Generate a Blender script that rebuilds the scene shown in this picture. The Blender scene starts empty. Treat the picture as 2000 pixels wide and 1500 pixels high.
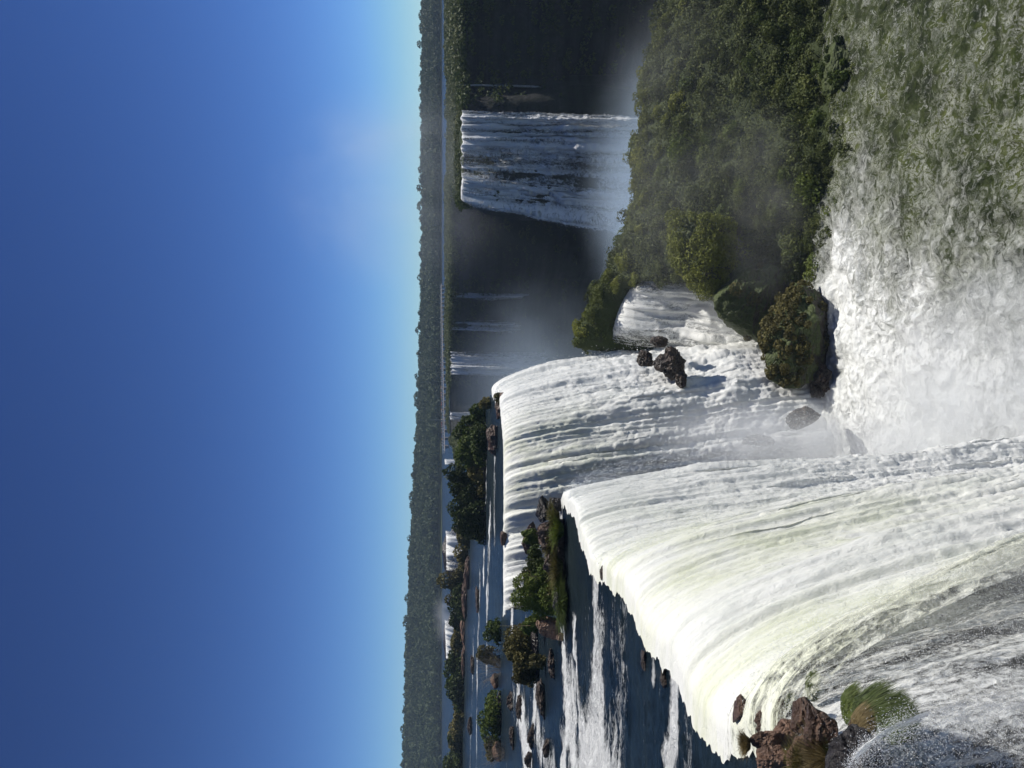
import bpy, math
import numpy as np
from math import radians as R

S = bpy.context.scene
COL = S.collection

# ---------------------------------------------------------------- camera
F = 1510.0
PITCH = math.atan(152 / F)
cam = bpy.data.cameras.new('camera')
cam.sensor_fit = 'HORIZONTAL'; cam.sensor_width = 36; cam.lens = 36 * F / 2000
cam.clip_start = 0.3; cam.clip_end = 9000
camo = bpy.data.objects.new('camera', cam); COL.objects.link(camo); S.camera = camo
c_, s_ = math.cos(PITCH), math.sin(PITCH)
FW = np.array((0, c_, -s_)); DN = np.array((0, -s_, -c_)); RT = np.array((1.0, 0, 0))
from mathutils import Matrix
camo.matrix_world = Matrix(((DN[0], RT[0], -FW[0], 0), (DN[1], RT[1], -FW[1], 0), (DN[2], RT[2], -FW[2], 0), (0, 0, 0, 1)))

# ---------------------------------------------------------------- world, sun
SUN_AZ, SUN_EL = R(70), R(58)
w = bpy.data.worlds.new('World'); S.world = w; w.use_nodes = True
nt = w.node_tree
sk = nt.nodes.new('ShaderNodeTexSky'); sk.sky_type = 'NISHITA'; sk.sun_disc = False
sk.sun_elevation = SUN_EL; sk.sun_rotation = SUN_AZ; sk.altitude = 3000; sk.air_density = 1.0; sk.dust_density = 0.0; sk.ozone_density = 6.0
# deepen the sky's own colour (clear dry air): each channel to a power, in display units
SKY = 0.06
sp_ = nt.nodes.new('ShaderNodeSeparateColor'); cb_ = nt.nodes.new('ShaderNodeCombineColor'); nt.links.new(sk.outputs[0], sp_.inputs[0])
for i_, (k_, p_) in enumerate([(1.42, 1.46), (1.82, 1.56), (1.85, 1.55)]):
    a_ = nt.nodes.new('ShaderNodeMath'); a_.operation = 'MULTIPLY'; nt.links.new(sp_.outputs[i_], a_.inputs[0]); a_.inputs[1].default_value = SKY
    b_ = nt.nodes.new('ShaderNodeMath'); b_.operation = 'POWER'; nt.links.new(a_.outputs[0], b_.inputs[0]); b_.inputs[1].default_value = p_
    d_ = nt.nodes.new('ShaderNodeMath'); d_.operation = 'MULTIPLY'; nt.links.new(b_.outputs[0], d_.inputs[0]); d_.inputs[1].default_value = k_
    e_ = nt.nodes.new('ShaderNodeMath'); e_.operation = 'MINIMUM'; nt.links.new(d_.outputs[0], e_.inputs[0]); e_.inputs[1].default_value = 0.58
    f_ = nt.nodes.new('ShaderNodeMath'); f_.operation = 'DIVIDE'; nt.links.new(e_.outputs[0], f_.inputs[0]); f_.inputs[1].default_value = SKY
    nt.links.new(f_.outputs[0], cb_.inputs[i_])
nt.links.new(cb_.outputs[0], nt.nodes['Background'].inputs[0])
nt.nodes['Background'].inputs[1].default_value = SKY
sun = bpy.data.lights.new('sun', 'SUN'); sun.energy = 4.2; sun.angle = R(0.5); sun.color = (1, 0.955, 0.88)
suno = bpy.data.objects.new('sun', sun); COL.objects.link(suno)
sd = (math.sin(SUN_AZ) * math.cos(SUN_EL), math.cos(SUN_AZ) * math.cos(SUN_EL), math.sin(SUN_EL))
from mathutils import Vector
suno.rotation_euler = Vector(sd).to_track_quat('Z', 'Y').to_euler()
suno.location = (200, 100, 300)
S.view_settings.view_transform = 'Standard'; S.view_settings.look = 'None'
S.view_settings.exposure = 0.5; S.view_settings.gamma = 1
cy = S.cycles
cy.max_bounces = 6; cy.diffuse_bounces = 3; cy.glossy_bounces = 3; cy.transmission_bounces = 2
cy.transparent_max_bounces = 8; cy.volume_bounces = 4
cy.use_denoising = True
cy.volume_step_rate = 2.5; cy.volume_max_steps = 96

# ---------------------------------------------------------------- pixel helpers (photo 2000x1500)
def ray(x, y):
    x = np.asarray(x, float); y = np.asarray(y, float)
    return FW + ((x - 1000) / F)[..., None] * DN + ((750 - y) / F)[..., None] * RT
def at_z(x, y, z):
    d = ray(x, y); return d * (z / d[..., 2])[..., None]
def at_Y(x, y, Y):
    d = ray(x, y); return d * (Y / d[..., 1])[..., None]
def proj(P):
    P = np.asarray(P, float); f = P @ FW
    return 1000 + F * (P @ DN) / f, 750 - F * (P @ RT) / f

# ---------------------------------------------------------------- noise
_rs = np.random.RandomState(7)
_T = _rs.rand(4096).astype(np.float32)
def _h(ix, iy, iz):
    return _T[((ix * 73856093) ^ (iy * 19349663) ^ (iz * 83492791)) & 4095]
def vnoise(p):
    f = np.floor(p); i = f.astype(np.int64); t = p - f; t = t * t * (3 - 2 * t)
    ix, iy, iz = i[..., 0], i[..., 1], i[..., 2]; tx, ty, tz = t[..., 0], t[..., 1], t[..., 2]
    r = 0
    for a in (0, 1):
        for b in (0, 1):
            for c in (0, 1):
                r = r + _h(ix + a, iy + b, iz + c) * (tx if a else 1 - tx) * (ty if b else 1 - ty) * (tz if c else 1 - tz)
    return r
def fbm(p, oct=4, seed=0, gain=0.5):
    p = np.asarray(p, float) + seed * 17.3
    s = 0; a = 1.0; n = 0
    for k in range(oct):
        s = s + a * (vnoise(p * 2 ** k + 31.7 * k) - 0.5) * 2; n += a; a *= gain
    return s / n          # about -0.6..0.6
def ridged(p, oct=3, seed=0):
    p = np.asarray(p, float) + seed * 11.1
    s = 0; a = 1.0; n = 0
    for k in range(oct):
        s = s + a * (1 - np.abs(vnoise(p * 2 ** k + 9.2 * k) - 0.5) * 4).clip(-1, 1); n += a; a *= 0.5
    return s / n
def sst(a, b, x):
    t = np.clip((x - a) / (b - a), 0, 1); return t * t * (3 - 2 * t)
def v3(*a):
    return np.stack(np.broadcast_arrays(*a), -1).astype(float)

# ---------------------------------------------------------------- mesh helpers
def mesh(name, V, Q, attrs=None, smooth=True, mat=None, parent=None, uv=None):
    """V (n,3); Q (m,k) face indices with k = 3 or 4"""
    V = np.ascontiguousarray(V, dtype=np.float32); Q = np.ascontiguousarray(Q, dtype=np.int32)
    m = bpy.data.meshes.new(name)
    k = Q.shape[1]
    m.vertices.add(len(V)); m.vertices.foreach_set('co', V.ravel())
    m.loops.add(Q.size); m.loops.foreach_set('vertex_index', Q.ravel())
    m.polygons.add(len(Q)); m.polygons.foreach_set('loop_start', np.arange(0, Q.size, k, dtype=np.int32))
    m.polygons.foreach_set('use_smooth', np.full(len(Q), smooth, dtype=bool))
    m.update(calc_edges=True)
    for an, av in (attrs or {}).items():
        av = np.asarray(av, np.float32)
        if av.ndim == 1:
            a = m.attributes.new(an, 'FLOAT', 'POINT'); a.data.foreach_set('value', av)
        else:
            a = m.attributes.new(an, 'FLOAT_VECTOR', 'POINT'); a.data.foreach_set('vector', av.ravel())
    if mat: m.materials.append(mat)
    o = bpy.data.objects.new(name, m); COL.objects.link(o)
    if parent: o.parent = parent
    return o
def grid_faces(ny, nx, mask=None):
    i = np.arange((ny - 1) * (nx - 1)); r, c = i // (nx - 1), i % (nx - 1)
    a = r * nx + c
    q = np.stack([a, a + 1, a + 1 + nx, a + nx], 1)
    if mask is not None:
        mk = mask.ravel(); q = q[mk[q].all(1)]
    return q
def compact(V, Q, attrs=None):
    u, inv = np.unique(Q, return_inverse=True)
    return V[u], inv.reshape(Q.shape), {k: a[u] for k, a in (attrs or {}).items()}
def tag(o, label=None, cat=None, group=None, kind=None):
    if label: o['label'] = label
    if cat: o['category'] = cat
    if group: o['group'] = group
    if kind: o['kind'] = kind
    return o
def empty(name, loc, label, cat, group=None, rz=0):
    o = bpy.data.objects.new(name, None); COL.objects.link(o); o.location = loc; o.rotation_euler.z = rz
    return tag(o, label, cat, group)
def tess(pts, step, closed=False):
    pts = np.asarray(pts, float); d = np.r_[0, np.cumsum(np.linalg.norm(np.diff(pts, axis=0), axis=1))]
    n = max(2, int(d[-1] / step) + 1); s = np.linspace(0, d[-1], n)
    return np.stack([np.interp(s, d, pts[:, k]) for k in range(pts.shape[1])], 1), s
def smooth_line(P, it):
    P = P.copy()
    for _ in range(it):
        P[1:-1] = (P[:-2] + 2 * P[1:-1] + P[2:]) / 4
    return P

# ---------------------------------------------------------------- material helpers
class NT:
    def __init__(s, name):
        s.m = bpy.data.materials.new(name); s.m.use_nodes = True; s.t = s.m.node_tree
        s.p = s.t.nodes['Principled BSDF']; s.out = s.t.nodes['Material Output']
    def n(s, typ, **kw):
        x = s.t.nodes.new(typ)
        for k, v in kw.items():
            if k in x.bl_rna.properties: setattr(x, k, v)
        return x
    def link(s, a, b): s.t.links.new(a, b)
    def set(s, sock, v):
        if hasattr(v, 'is_output') or isinstance(v, bpy.types.NodeSocket): s.link(v, sock)
        elif isinstance(v, (tuple, list)): sock.default_value = (*v, 1) if len(sock.default_value) == 4 and len(v) == 3 else v
        else: sock.default_value = v
    def attr(s, name, vec=False):
        a = s.n('ShaderNodeAttribute'); a.attribute_name = name; return a.outputs['Vector' if vec else 'Fac']
    def coord(s): return s.n('ShaderNodeTexCoord').outputs['Object']
    def mapping(s, v, scale=(1, 1, 1), loc=(0, 0, 0)):
        m = s.n('ShaderNodeMapping'); s.link(v, m.inputs[0]); m.inputs['Scale'].default_value = scale; m.inputs['Location'].default_value = loc
        return m.outputs[0]
    def noise(s, v, scale, detail=4, rough=0.55, dist=0, ntype=None):
        x = s.n('ShaderNodeTexNoise')
        if ntype: x.noise_type = ntype
        s.link(v, x.inputs['Vector']); x.inputs['Scale'].default_value = scale; x.inputs['Detail'].default_value = detail
        x.inputs['Roughness'].default_value = rough; x.inputs['Distortion'].default_value = dist
        return x.outputs['Fac']
    def vor(s, v, scale, feature='F1'):
        x = s.n('ShaderNodeTexVoronoi'); x.feature = feature; s.link(v, x.inputs['Vector']); x.inputs['Scale'].default_value = scale
        return x.outputs['Distance']
    def ramp(s, v, stops):
        x = s.n('ShaderNodeValToRGB'); s.link(v, x.inputs[0]); e = x.color_ramp.elements
        while len(e) < len(stops): e.new(0.5)
        for k, (p, c) in enumerate(stops):
            e[k].position = p
            c = c if isinstance(c, (tuple, list)) else (c, c, c)
            e[k].color = (*c, 1)
        return x.outputs[0]
    def math(s, op, a, b=0.0, c=0.0, clamp=False):
        x = s.n('ShaderNodeMath'); x.operation = op; x.use_clamp = clamp
        s.set(x.inputs[0], a); s.set(x.inputs[1], b); s.set(x.inputs[2], c); return x.outputs[0]
    def mix(s, f, a, b):
        x = s.n('ShaderNodeMix'); x.data_type = 'RGBA'; s.set(x.inputs[0], f); s.set(x.inputs[6], a); s.set(x.inputs[7], b); return x.outputs[2]
    def bump(s, h, strength=0.5, dist=0.1, nrm=None):
        x = s.n('ShaderNodeBump'); s.link(h, x.inputs['Height']); x.inputs['Strength'].default_value = strength; x.inputs['Distance'].default_value = dist
        if nrm: s.link(nrm, x.inputs['Normal'])
        return x.outputs[0]
    def fin(s, color=None, rough=None, normal=None, spec=None):
        if color is not None: s.set(s.p.inputs['Base Color'], color)
        if rough is not None: s.set(s.p.inputs['Roughness'], rough)
        if normal is not None: s.link(normal, s.p.inputs['Normal'])
        if spec is not None: s.p.inputs['Specular IOR Level'].default_value = spec
        return s.m

def rgb(*a): return tuple(a)

def leaf_mat(name, c1, c2, c3, trans=0.25, sc=0.35):
    """c1..c3 run from dark to light leaf colours; varies per clump in space and per plant"""
    m = NT(name); co = m.coord()
    n1 = m.noise(co, sc * 3, 3, 0.6)
    oi = m.n('ShaderNodeObjectInfo')
    a = m.attr('tone')
    v = m.math('ADD', m.math('MULTIPLY', n1, 0.55), m.math('ADD', m.math('MULTIPLY', a, 0.3), m.math('MULTIPLY', oi.outputs['Random'], 0.25)))
    col = m.ramp(v, [(0.3, c1), (0.55, c2), (0.85, c3)])
    m.fin(col, 0.6, spec=0.25)
    tr = m.n('ShaderNodeBsdfTranslucent'); m.link(col, tr.inputs[0])
    mx = m.n('ShaderNodeMixShader'); mx.inputs[0].default_value = trans
    m.link(m.p.outputs[0], mx.inputs[1]); m.link(tr.outputs[0], mx.inputs[2]); m.link(mx.outputs[0], m.out.inputs[0])
    return m.m

def rock_mat(name, dark, mid, light, sc=1.0, wet=0.6, moss=None, moss_amt=0.5):
    m = NT(name); co = m.coord()
    n1 = m.noise(co, 0.9 * sc, 8, 0.65); n2 = m.noise(co, 6 * sc, 6, 0.7)
    v = m.math('ADD', m.math('MULTIPLY', n1, 0.7), m.math('MULTIPLY', n2, 0.3))
    col = m.ramp(v, [(0.36, dark), (0.52, mid), (0.68, light)])
    if moss:
        g = m.n('ShaderNodeNewGeometry'); sp = m.n('ShaderNodeSeparateXYZ'); m.link(g.outputs['Normal'], sp.inputs[0])
        k = m.math('ADD', m.math('MULTIPLY', sp.outputs[2], 0.45), m.noise(co, 1.7 * sc, 5, 0.7))
        k = m.ramp(k, [(0.75 - 0.3 * moss_amt, 0), (0.9 - 0.3 * moss_amt, 1)])
        col = m.mix(k, col, moss)
    cr = m.vor(m.mapping(co, (1, 1, 1.6)), 1.3 * sc, 'DISTANCE_TO_EDGE')
    h = m.math('ADD', n2, m.math('MULTIPLY', m.math('MINIMUM', cr, 0.12), 4))
    return m.fin(col, wet, m.bump(h, 0.8, 0.12 / sc), 0.4)

M = {}
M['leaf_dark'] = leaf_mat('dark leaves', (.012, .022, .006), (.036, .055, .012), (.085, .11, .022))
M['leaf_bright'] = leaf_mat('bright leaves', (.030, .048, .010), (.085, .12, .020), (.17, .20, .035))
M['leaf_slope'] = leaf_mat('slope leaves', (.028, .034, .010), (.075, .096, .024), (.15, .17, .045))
M['leaf_top'] = leaf_mat('sunlit yellow-green leaves', (.05, .065, .010), (.14, .16, .022), (.24, .25, .045))  # lighter copy of the slope leaves, with the bank top's sunlight in its colour
M['leaf_brown'] = leaf_mat('brownish leaves', (.034, .032, .011), (.11, .098, .030), (.20, .175, .06))
M['leaf_far'] = leaf_mat('far forest leaves', (.008, .018, .008), (.028, .048, .018), (.065, .09, .035), sc=0.03)
M['leaf_island'] = leaf_mat('island grass leaves', (.03, .045, .015), (.07, .09, .03), (.12, .13, .05), sc=0.05)
M['dry'] = leaf_mat('dry grass', (.10, .075, .03), (.22, .17, .08), (.38, .31, .17))
M['grass'] = leaf_mat('green grass', (.022, .038, .007), (.065, .095, .018), (.14, .17, .045))
M['twig'] = leaf_mat('bare twigs', (.09, .075, .06), (.16, .14, .11), (.24, .21, .17), trans=0.0)
M['rock'] = rock_mat('basalt', (.022, .012, .009), (.075, .042, .028), (.15, .09, .058), wet=.4)
M['rock_tan'] = rock_mat('dry basalt', (.05, .028, .02), (.16, .092, .06), (.24, .15, .10), wet=.45)
M['rock_wet'] = rock_mat('wet basalt', (.006, .006, .007), (.02, .017, .017), (.045, .035, .03), wet=0.3)
M['rock_soak'] = rock_mat('soaked basalt', (.010, .008, .007), (.04, .028, .02), (.09, .06, .045), wet=0.35)
M['rock_moss'] = rock_mat('mossy basalt', (.012, .011, .009), (.030, .024, .017), (.06, .048, .03), sc=0.7, moss=(.045, .062, .012), moss_amt=1.15)

M['bank'] = rock_mat('mossy bank', (.008, .010, .006), (.018, .022, .010), (.035, .034, .020), sc=0.7, moss=(.030, .042, .010), moss_amt=1.2, wet=.9)
def cliff_mat():
    m = NT('canyon cliff'); co = m.coord()
    n1 = m.noise(m.mapping(co, (1, 1, 0.5)), 0.05, 8, 0.65); n2 = m.noise(co, 0.5, 6, 0.7)
    st = m.noise(m.mapping(co, (0.02, 0.02, 1)), 0.25, 4, 0.6)
    v = m.math('ADD', m.math('MULTIPLY', n1, 0.6), m.math('MULTIPLY', n2, 0.4))
    rock = m.ramp(st, [(0.35, (.006, .007, .008)), (0.65, (.055, .053, .050))])
    col = m.mix(m.ramp(v, [(0.42, 0), (0.58, 1)]), rock, (.014, .024, .010))
    return m.fin(col, 0.8, m.bump(n2, 1.0, 1.0), 0.2)
M['cliff'] = cliff_mat()

def ground_mat():
    m = NT('ground'); co = m.coord()
    n = m.noise(co, 0.08, 8, 0.65); n2 = m.noise(co, 0.9, 5, 0.7)
    col = m.ramp(m.math('ADD', m.math('MULTIPLY', n, .6), m.math('MULTIPLY', n2, .4)), [(0.35, (.014, .022, .008)), (0.52, (.04, .055, .018)), (0.68, (.09, .09, .04))])
    return m.fin(col, 0.9, m.bump(n2, 0.8, 0.5), 0.2)
M['ground'] = ground_mat()

def falls_mat(name='falling water', white=(.90, .905, .875), green=(.76, .79, .44), sc=1.0):
    """flow = (metres along the crest, metres along the flow); tint = glassy green; thin = torn, see-through water"""
    m = NT(name); uv = m.attr('flow', True)
    s1 = m.noise(m.mapping(uv, (1, 0.20, 1)), 1.1 * sc, 8, 0.66, 0.8)
    s2 = m.noise(m.mapping(uv, (1, 0.6, 1)), 4.5 * sc, 7, 0.75, 1.0)
    s3 = m.noise(m.mapping(uv, (1, 0.5, 1)), 0.35 * sc, 4, 0.6, 0.8)
    k = m.math('ADD', m.math('MULTIPLY', s1, 0.5), m.math('MULTIPLY', s2, 0.5))
    t = m.math('MULTIPLY', m.attr('tint'), m.ramp(m.math('ADD', m.math('MULTIPLY', s1, .5), m.math('MULTIPLY', s3, .5)), [(0.34, 1), (0.62, 0.1)]))
    col = m.mix(t, white, green)
    gg = m.ramp(m.math('ADD', m.math('MULTIPLY', k, .7), m.math('MULTIPLY', s3, .3)), [(0.36, (.70, .73, .76)), (0.52, (1, 1, 1))])
    mm = m.n('ShaderNodeMix'); mm.data_type = 'RGBA'; mm.blend_type = 'MULTIPLY'; mm.inputs[0].default_value = 0.85
    m.link(col, mm.inputs[6]); m.link(gg, mm.inputs[7]); col = mm.outputs[2]
    th = m.attr('thin')
    d = m.math('SUBTRACT', th, m.math('MULTIPLY', m.math('SUBTRACT', k, 0.5), 3.4))
    d = m.ramp(d, [(0.40, 0), (0.85, 1)])
    d = m.math('MULTIPLY', d, m.math('MINIMUM', m.math('MULTIPLY', th, 4), 1))
    h = m.math('ADD', m.math('MULTIPLY', s1, 1.0), m.math('MULTIPLY', s2, 0.55))
    m.fin(col, 0.5, m.bump(h, 0.42, 0.45 / sc), 0.3)
    tb = m.n('ShaderNodeBsdfTransparent'); mx = m.n('ShaderNodeMixShader'); m.link(d, mx.inputs[0]); tl = m.n('ShaderNodeBsdfTranslucent'); m.link(col, tl.inputs[0]); m2 = m.n('ShaderNodeMixShader'); m2.inputs[0].default_value = .22; m.link(m.p.outputs[0], m2.inputs[1]); m.link(tl.outputs[0], m2.inputs[2]); m.link(m2.outputs[0], mx.inputs[1]); m.link(tb.outputs[0], mx.inputs[2]); m.link(mx.outputs[0], m.out.inputs[0])
    return m.m
M['falls'] = falls_mat()
M['falls_far'] = falls_mat('far falling water', white=(.82, .84, .86), sc=0.3)
def river_mat():
    m = NT('upper river water'); co = m.coord()
    f = m.attr('foam')
    n1 = m.noise(m.mapping(co, (0.35, 1, 1)), 2.2, 8, 0.68, 0.5)
    n2 = m.noise(m.mapping(co, (0.5, 1, 1)), 9, 5, 0.7, 0.5)
    k = m.math('ADD', m.math('MULTIPLY', n1, 0.6), m.math('MULTIPLY', n2, 0.4))
    k = m.math('ADD', f, m.math('MULTIPLY', m.math('SUBTRACT', k, 0.5), 2.2))
    k = m.ramp(k, [(0.40, 0), (0.75, 1)])
    gr = m.ramp(m.noise(co, 0.12, 2, 0.5), [(0.4, (.008, .018, .030)), (0.7, (.022, .034, .038))])
    col = m.mix(k, gr, (.80, .82, .82))
    ro = m.math('ADD', 0.24, m.math('MULTIPLY', k, 0.4))
    m.p.inputs['IOR'].default_value = 1.2
    rip = m.math('ADD', m.noise(m.mapping(co, (0.45, 1, 1)), 1.3, 7, 0.7, 0.6), m.math('MULTIPLY', n2, 0.3))
    return m.fin(col, ro, m.bump(rip, 1.0, 0.8), 0.25)
M['river'] = river_mat()

def pool_mat():
    m = NT('plunge river water'); co = m.coord()
    f = m.attr('foam')
    w1 = m.noise(m.mapping(co, (1, 1, 1)), 0.55, 3, 0.5)
    d = m.n('ShaderNodeMix'); d.data_type = 'VECTOR'
    nz = m.n('ShaderNodeTexNoise'); m.link(co, nz.inputs['Vector']); nz.inputs['Scale'].default_value = 0.9; nz.inputs['Detail'].default_value = 4
    va = m.n('ShaderNodeVectorMath'); va.operation = 'MULTIPLY_ADD'
    m.link(nz.outputs['Color'], va.inputs[0]); va.inputs[1].default_value = (2.4, 2.4, 0); m.link(co, va.inputs[2])
    n1 = m.noise(m.mapping(va.outputs[0], (.6, 1, 1)), 1.7, 8, 0.72, 0.5); n2 = m.noise(co, 0.3, 4, 0.6)
    def lines(sc, w, det, dist):
        q = m.noise(m.mapping(va.outputs[0], (1, .8, 1)), sc, det, .62, dist)
        return m.ramp(m.math('ABSOLUTE', m.math('SUBTRACT', q, .5)), [(0.0, 1), (w, 0)])
    web = m.math('MAXIMUM', m.math('MULTIPLY', lines(.55, .022, 6, 1.2), m.ramp(n1, [(.42, 0), (.6, 1)])), m.math('MULTIPLY', lines(1.5, .05, 5, .8), m.ramp(n2, [(.42, 0), (.66, .9)])))
    k = m.math('ADD', m.math('MULTIPLY', f, 1.15), m.math('MULTIPLY', m.math('SUBTRACT', n1, 0.5), 1.9))
    k = m.ramp(k, [(0.34, 0), (0.62, .35), (1.0, 1)])
    k = m.math('MAXIMUM', k, m.math('MULTIPLY', web, 0.6), clamp=True)
    gr = m.ramp(m.math('ADD', m.math('MULTIPLY', n2, 0.6), m.math('MULTIPLY', n1, .4)), [(0.38, (.016, .023, .006)), (0.5, (.046, .060, .014)), (0.64, (.11, .13, .036))])
    col = m.mix(k, gr, (.82, .84, .82))
    return m.fin(col, m.math('ADD', 0.2, m.math('MULTIPLY', k, 0.35)), m.bump(m.math('ADD', n1, m.math('MULTIPLY', k, 0.3)), 0.9, 0.5), 0.22)
M['pool'] = pool_mat()

def drop_mat():
    m = NT('water drops'); return m.fin((.85, .87, .88), 0.3, spec=0.5)
M['drops'] = drop_mat()

def plain(name, c, r=0.7, metal=0):
    m = NT(name); n = m.noise(m.coord(), 8, 4, 0.6)
    col = m.mix(n, tuple(x * 0.8 for x in c), tuple(min(1, x * 1.15) for x in c))
    m.fin(col, r); m.p.inputs['Metallic'].default_value = metal; return m.m

# ================================================================ the shape of the place
ZU = -8.0            # upper river
ZL = -42.0           # plunge river
ZC = -80.0           # canyon floor
front_px = [(1800, 1820), (1715, 1640), (1640, 1500), (1560, 1455), (1480, 1415), (1420, 1418), (1398, 1410), (1378, 1385), (1355, 1355), (1335, 1310), (1305, 1262), (1270, 1228), (1240, 1172), (1212, 1125), (1158, 1090),
            (1140, 1050), (1124, 988), (1100, 965)]
front = at_z([p[0] for p in front_px], [p[1] for p in front_px], ZU)
back_px = [(986, 1200), (986, 1130), (985, 1060), (985, 1000), (986, 940), (985, 880), (984, 830), (980, 795), (974, 772)]
back = at_z([p[0] for p in back_px], [p[1] for p in back_px], ZU)
rim = [tuple(p[:2]) for p in front] + [(-8.5, 52), (-13, 54.5), (-17, 59), (-20, 68), (-23, 79), (-25.5, 87)] + [tuple(p[:2]) for p in back]
rim += [(-1.0, 95), (-1.5, 110), (-2.5, 128), (-7, 170), (-14, 240), (-22, 320), (-27, 385), (-18, 398), (0, 400), (20, 398), (40, 392), (60, 365), (78, 352), (86, 330), (74, 290), (56, 240),
        (53, 221), (60, 222), (66, 222), (73, 223), (79.5, 221), (84, 226), (92, 232), (100, 226), (112, 220), (130, 228), (165, 215), (215, 190), (260, 120), (260, -60)]
canyon = np.array([(-6, -60), (-6.5, 5)] + rim)
def inside(poly, X, Y):
    X = np.asarray(X, float); Y = np.asarray(Y, float); r = np.zeros(X.shape, bool)
    x0, y0 = poly[-1]
    for x1, y1 in poly:
        if y0 != y1:
            c = ((y1 > Y) != (y0 > Y)) & (X < (x0 - x1) * (Y - y1) / (y0 - y1) + x1)
            r ^= c
        x0, y0 = x1, y1
    return r

# ---- the land: one sheet to the horizon, open over the canyon
def hill(X, Y):
    a = X / np.maximum(Y, 1)
    top = np.interp(a, [-0.5, -0.3, -0.03, 0.1, 0.5], [29, 21, 8, 4, 2])        # ground under the far forest, above the eye
    return (top + 9.5) * sst(0, 1, (Y - 838 - 20 * np.sin(X * .01)) / 160)
ys = np.geomspace(8, 5200, 520); aa = np.linspace(-1.3, 1.3, 520)
Yg, Ag = np.meshgrid(ys, aa, indexing='ij'); Xg = Ag * Yg
far = np.where(Yg > 1100, 0, 0)
Zg = ZU - 0.6 + hill(Xg, Yg) + 0.25 * fbm(v3(Xg * .3, Yg * .3, 0), 3)
mk = ~inside(canyon, Xg, Yg)
V, Q, _ = compact(v3(Xg, Yg, Zg).reshape(-1, 3), grid_faces(520, 520, mk))
tag(mesh('ground', V, Q, mat=M['ground']), kind='structure')

# ---- canyon walls
def wall(name, line, ztop, zbot, step, amp, sc, seed, mat, lean=0.0):
    P, s = tess(line, step); n = len(P); nz = max(3, int((ztop - zbot) / step) + 1)
    t = np.gradient(P, axis=0); t /= np.linalg.norm(t, axis=1)[:, None] + 1e-9
    nrm = np.stack([t[:, 1], -t[:, 0]], 1)
    z = np.linspace(ztop, zbot, nz)
    Z, I = np.meshgrid(z, np.arange(n), indexing='ij')
    X = P[I, 0]; Y = P[I, 1]
    dd = amp * (fbm(v3(X * sc, Y * sc, Z * sc * .6), 5, seed) + 0.5 * ridged(v3(X * sc * 2, Y * sc * 2, Z * sc * 1.2), 3, seed)) * sst(0, amp * 1.5, ztop - Z)
    dd = dd + lean * (ztop - Z)
    X = X + nrm[I, 0] * dd; Y = Y + nrm[I, 1] * dd
    return tag(mesh(name, v3(X, Y, Z).reshape(-1, 3), grid_faces(nz, n), mat=mat), kind='structure')
rimA = np.array(rim)
nf = len(front)
wall('cliff', [(-6.5, 5)] + rim[:nf + 6], ZU - 0.3, ZL - 1, 0.7, 0.8, 0.25, 1, M['rock_wet'], 0.02)
wall('cliff', rim[nf + 5:nf + 7 + len(back) + 1], ZU - 0.3, ZL - 6, 0.9, 0.8, 0.2, 2, M['rock_wet'], 0.02)
wall('cliff', rim[nf + 6 + len(back):], ZU - 0.3, ZC - 2, 2.2, 5, 0.045, 3, M['cliff'], 0.06)

# ---- canyon floor water
ys = np.linspace(95, 420, 60); xs = np.linspace(-60, 280, 60); Yg, Xg = np.meshgrid(ys, xs, indexing='ij')
tag(mesh('canyon_river', v3(Xg, Yg, ZC + 0.4 * fbm(v3(Xg * .2, Yg * .2, 0), 3)).reshape(-1, 3), grid_faces(60, 60), {'foam': np.full(3600, 0.3)}, mat=M['pool']), kind='structure')

# ---- the vegetated bank across the plunge river
RX = [-30, -6, 0, 4, 8, 14, 22, 31, 40, 50, 80, 130]
def ridge_z(X): return np.interp(X, [0, 4, 9, 14.5, 21, 28.5, 34, 43, 52, 90, 140], [-17.5, -17.5, -19.5, -22.5, -24.5, -26.0, -27.3, -27.8, -29.8, -31, -30]) - 1.2
def shore_y(X): return np.interp(X, [-4, 0, 8, 16, 25, 40, 80], [88, 86, 82, 78.5, 75.5, 73.0, 70])
def bank_z(X, Y):
    ysh = shore_y(X); yr = 102 + 2 * np.sin(X * .2)
    u = np.clip((Y - ysh) / (yr - ysh), -0.4, 3)
    zt = ridge_z(X)
    up = ZL - 0.8 + (zt - ZL + 0.8) * (0.25 * np.clip(u, 0, 1) + 0.75 * sst(0.05, 1.0, u))
    up = up + 1.8 * fbm(v3(X * .13, Y * .13, 0), 4, 3) * sst(0, .25, u)
    return np.where(u < 0, ZL - 0.8 + u * 4, np.where(u > 1, up - (Y - yr) * 2.6 * sst(1.0, 1.25, u), up))
xs = np.linspace(3.5, 120, 330); ys = np.linspace(68, 124, 190); Yg, Xg = np.meshgrid(ys, xs, indexing='ij')
Zg = np.maximum(bank_z(Xg, Yg) + 0.5 * fbm(v3(Xg * .7, Yg * .7, 0), 4, 9), ZC)
# pull the left end of the bank down to the water
lim = 4 + 8 * sst(104, 99.5, Yg)
lim = lim + 1.5 * fbm(v3(Xg * .3, Yg * .3, 0), 3, 5)
Zg = Zg - 24 * sst(lim + 1.5, lim - 2.0, Xg) * np.where(Yg > 104, 1.5, 1)
tag(mesh('bank', v3(Xg, Yg, Zg).reshape(-1, 3), grid_faces(190, 330), mat=M['bank']), kind='structure')
BX, BY, BZ = Xg, Yg, Zg

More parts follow.
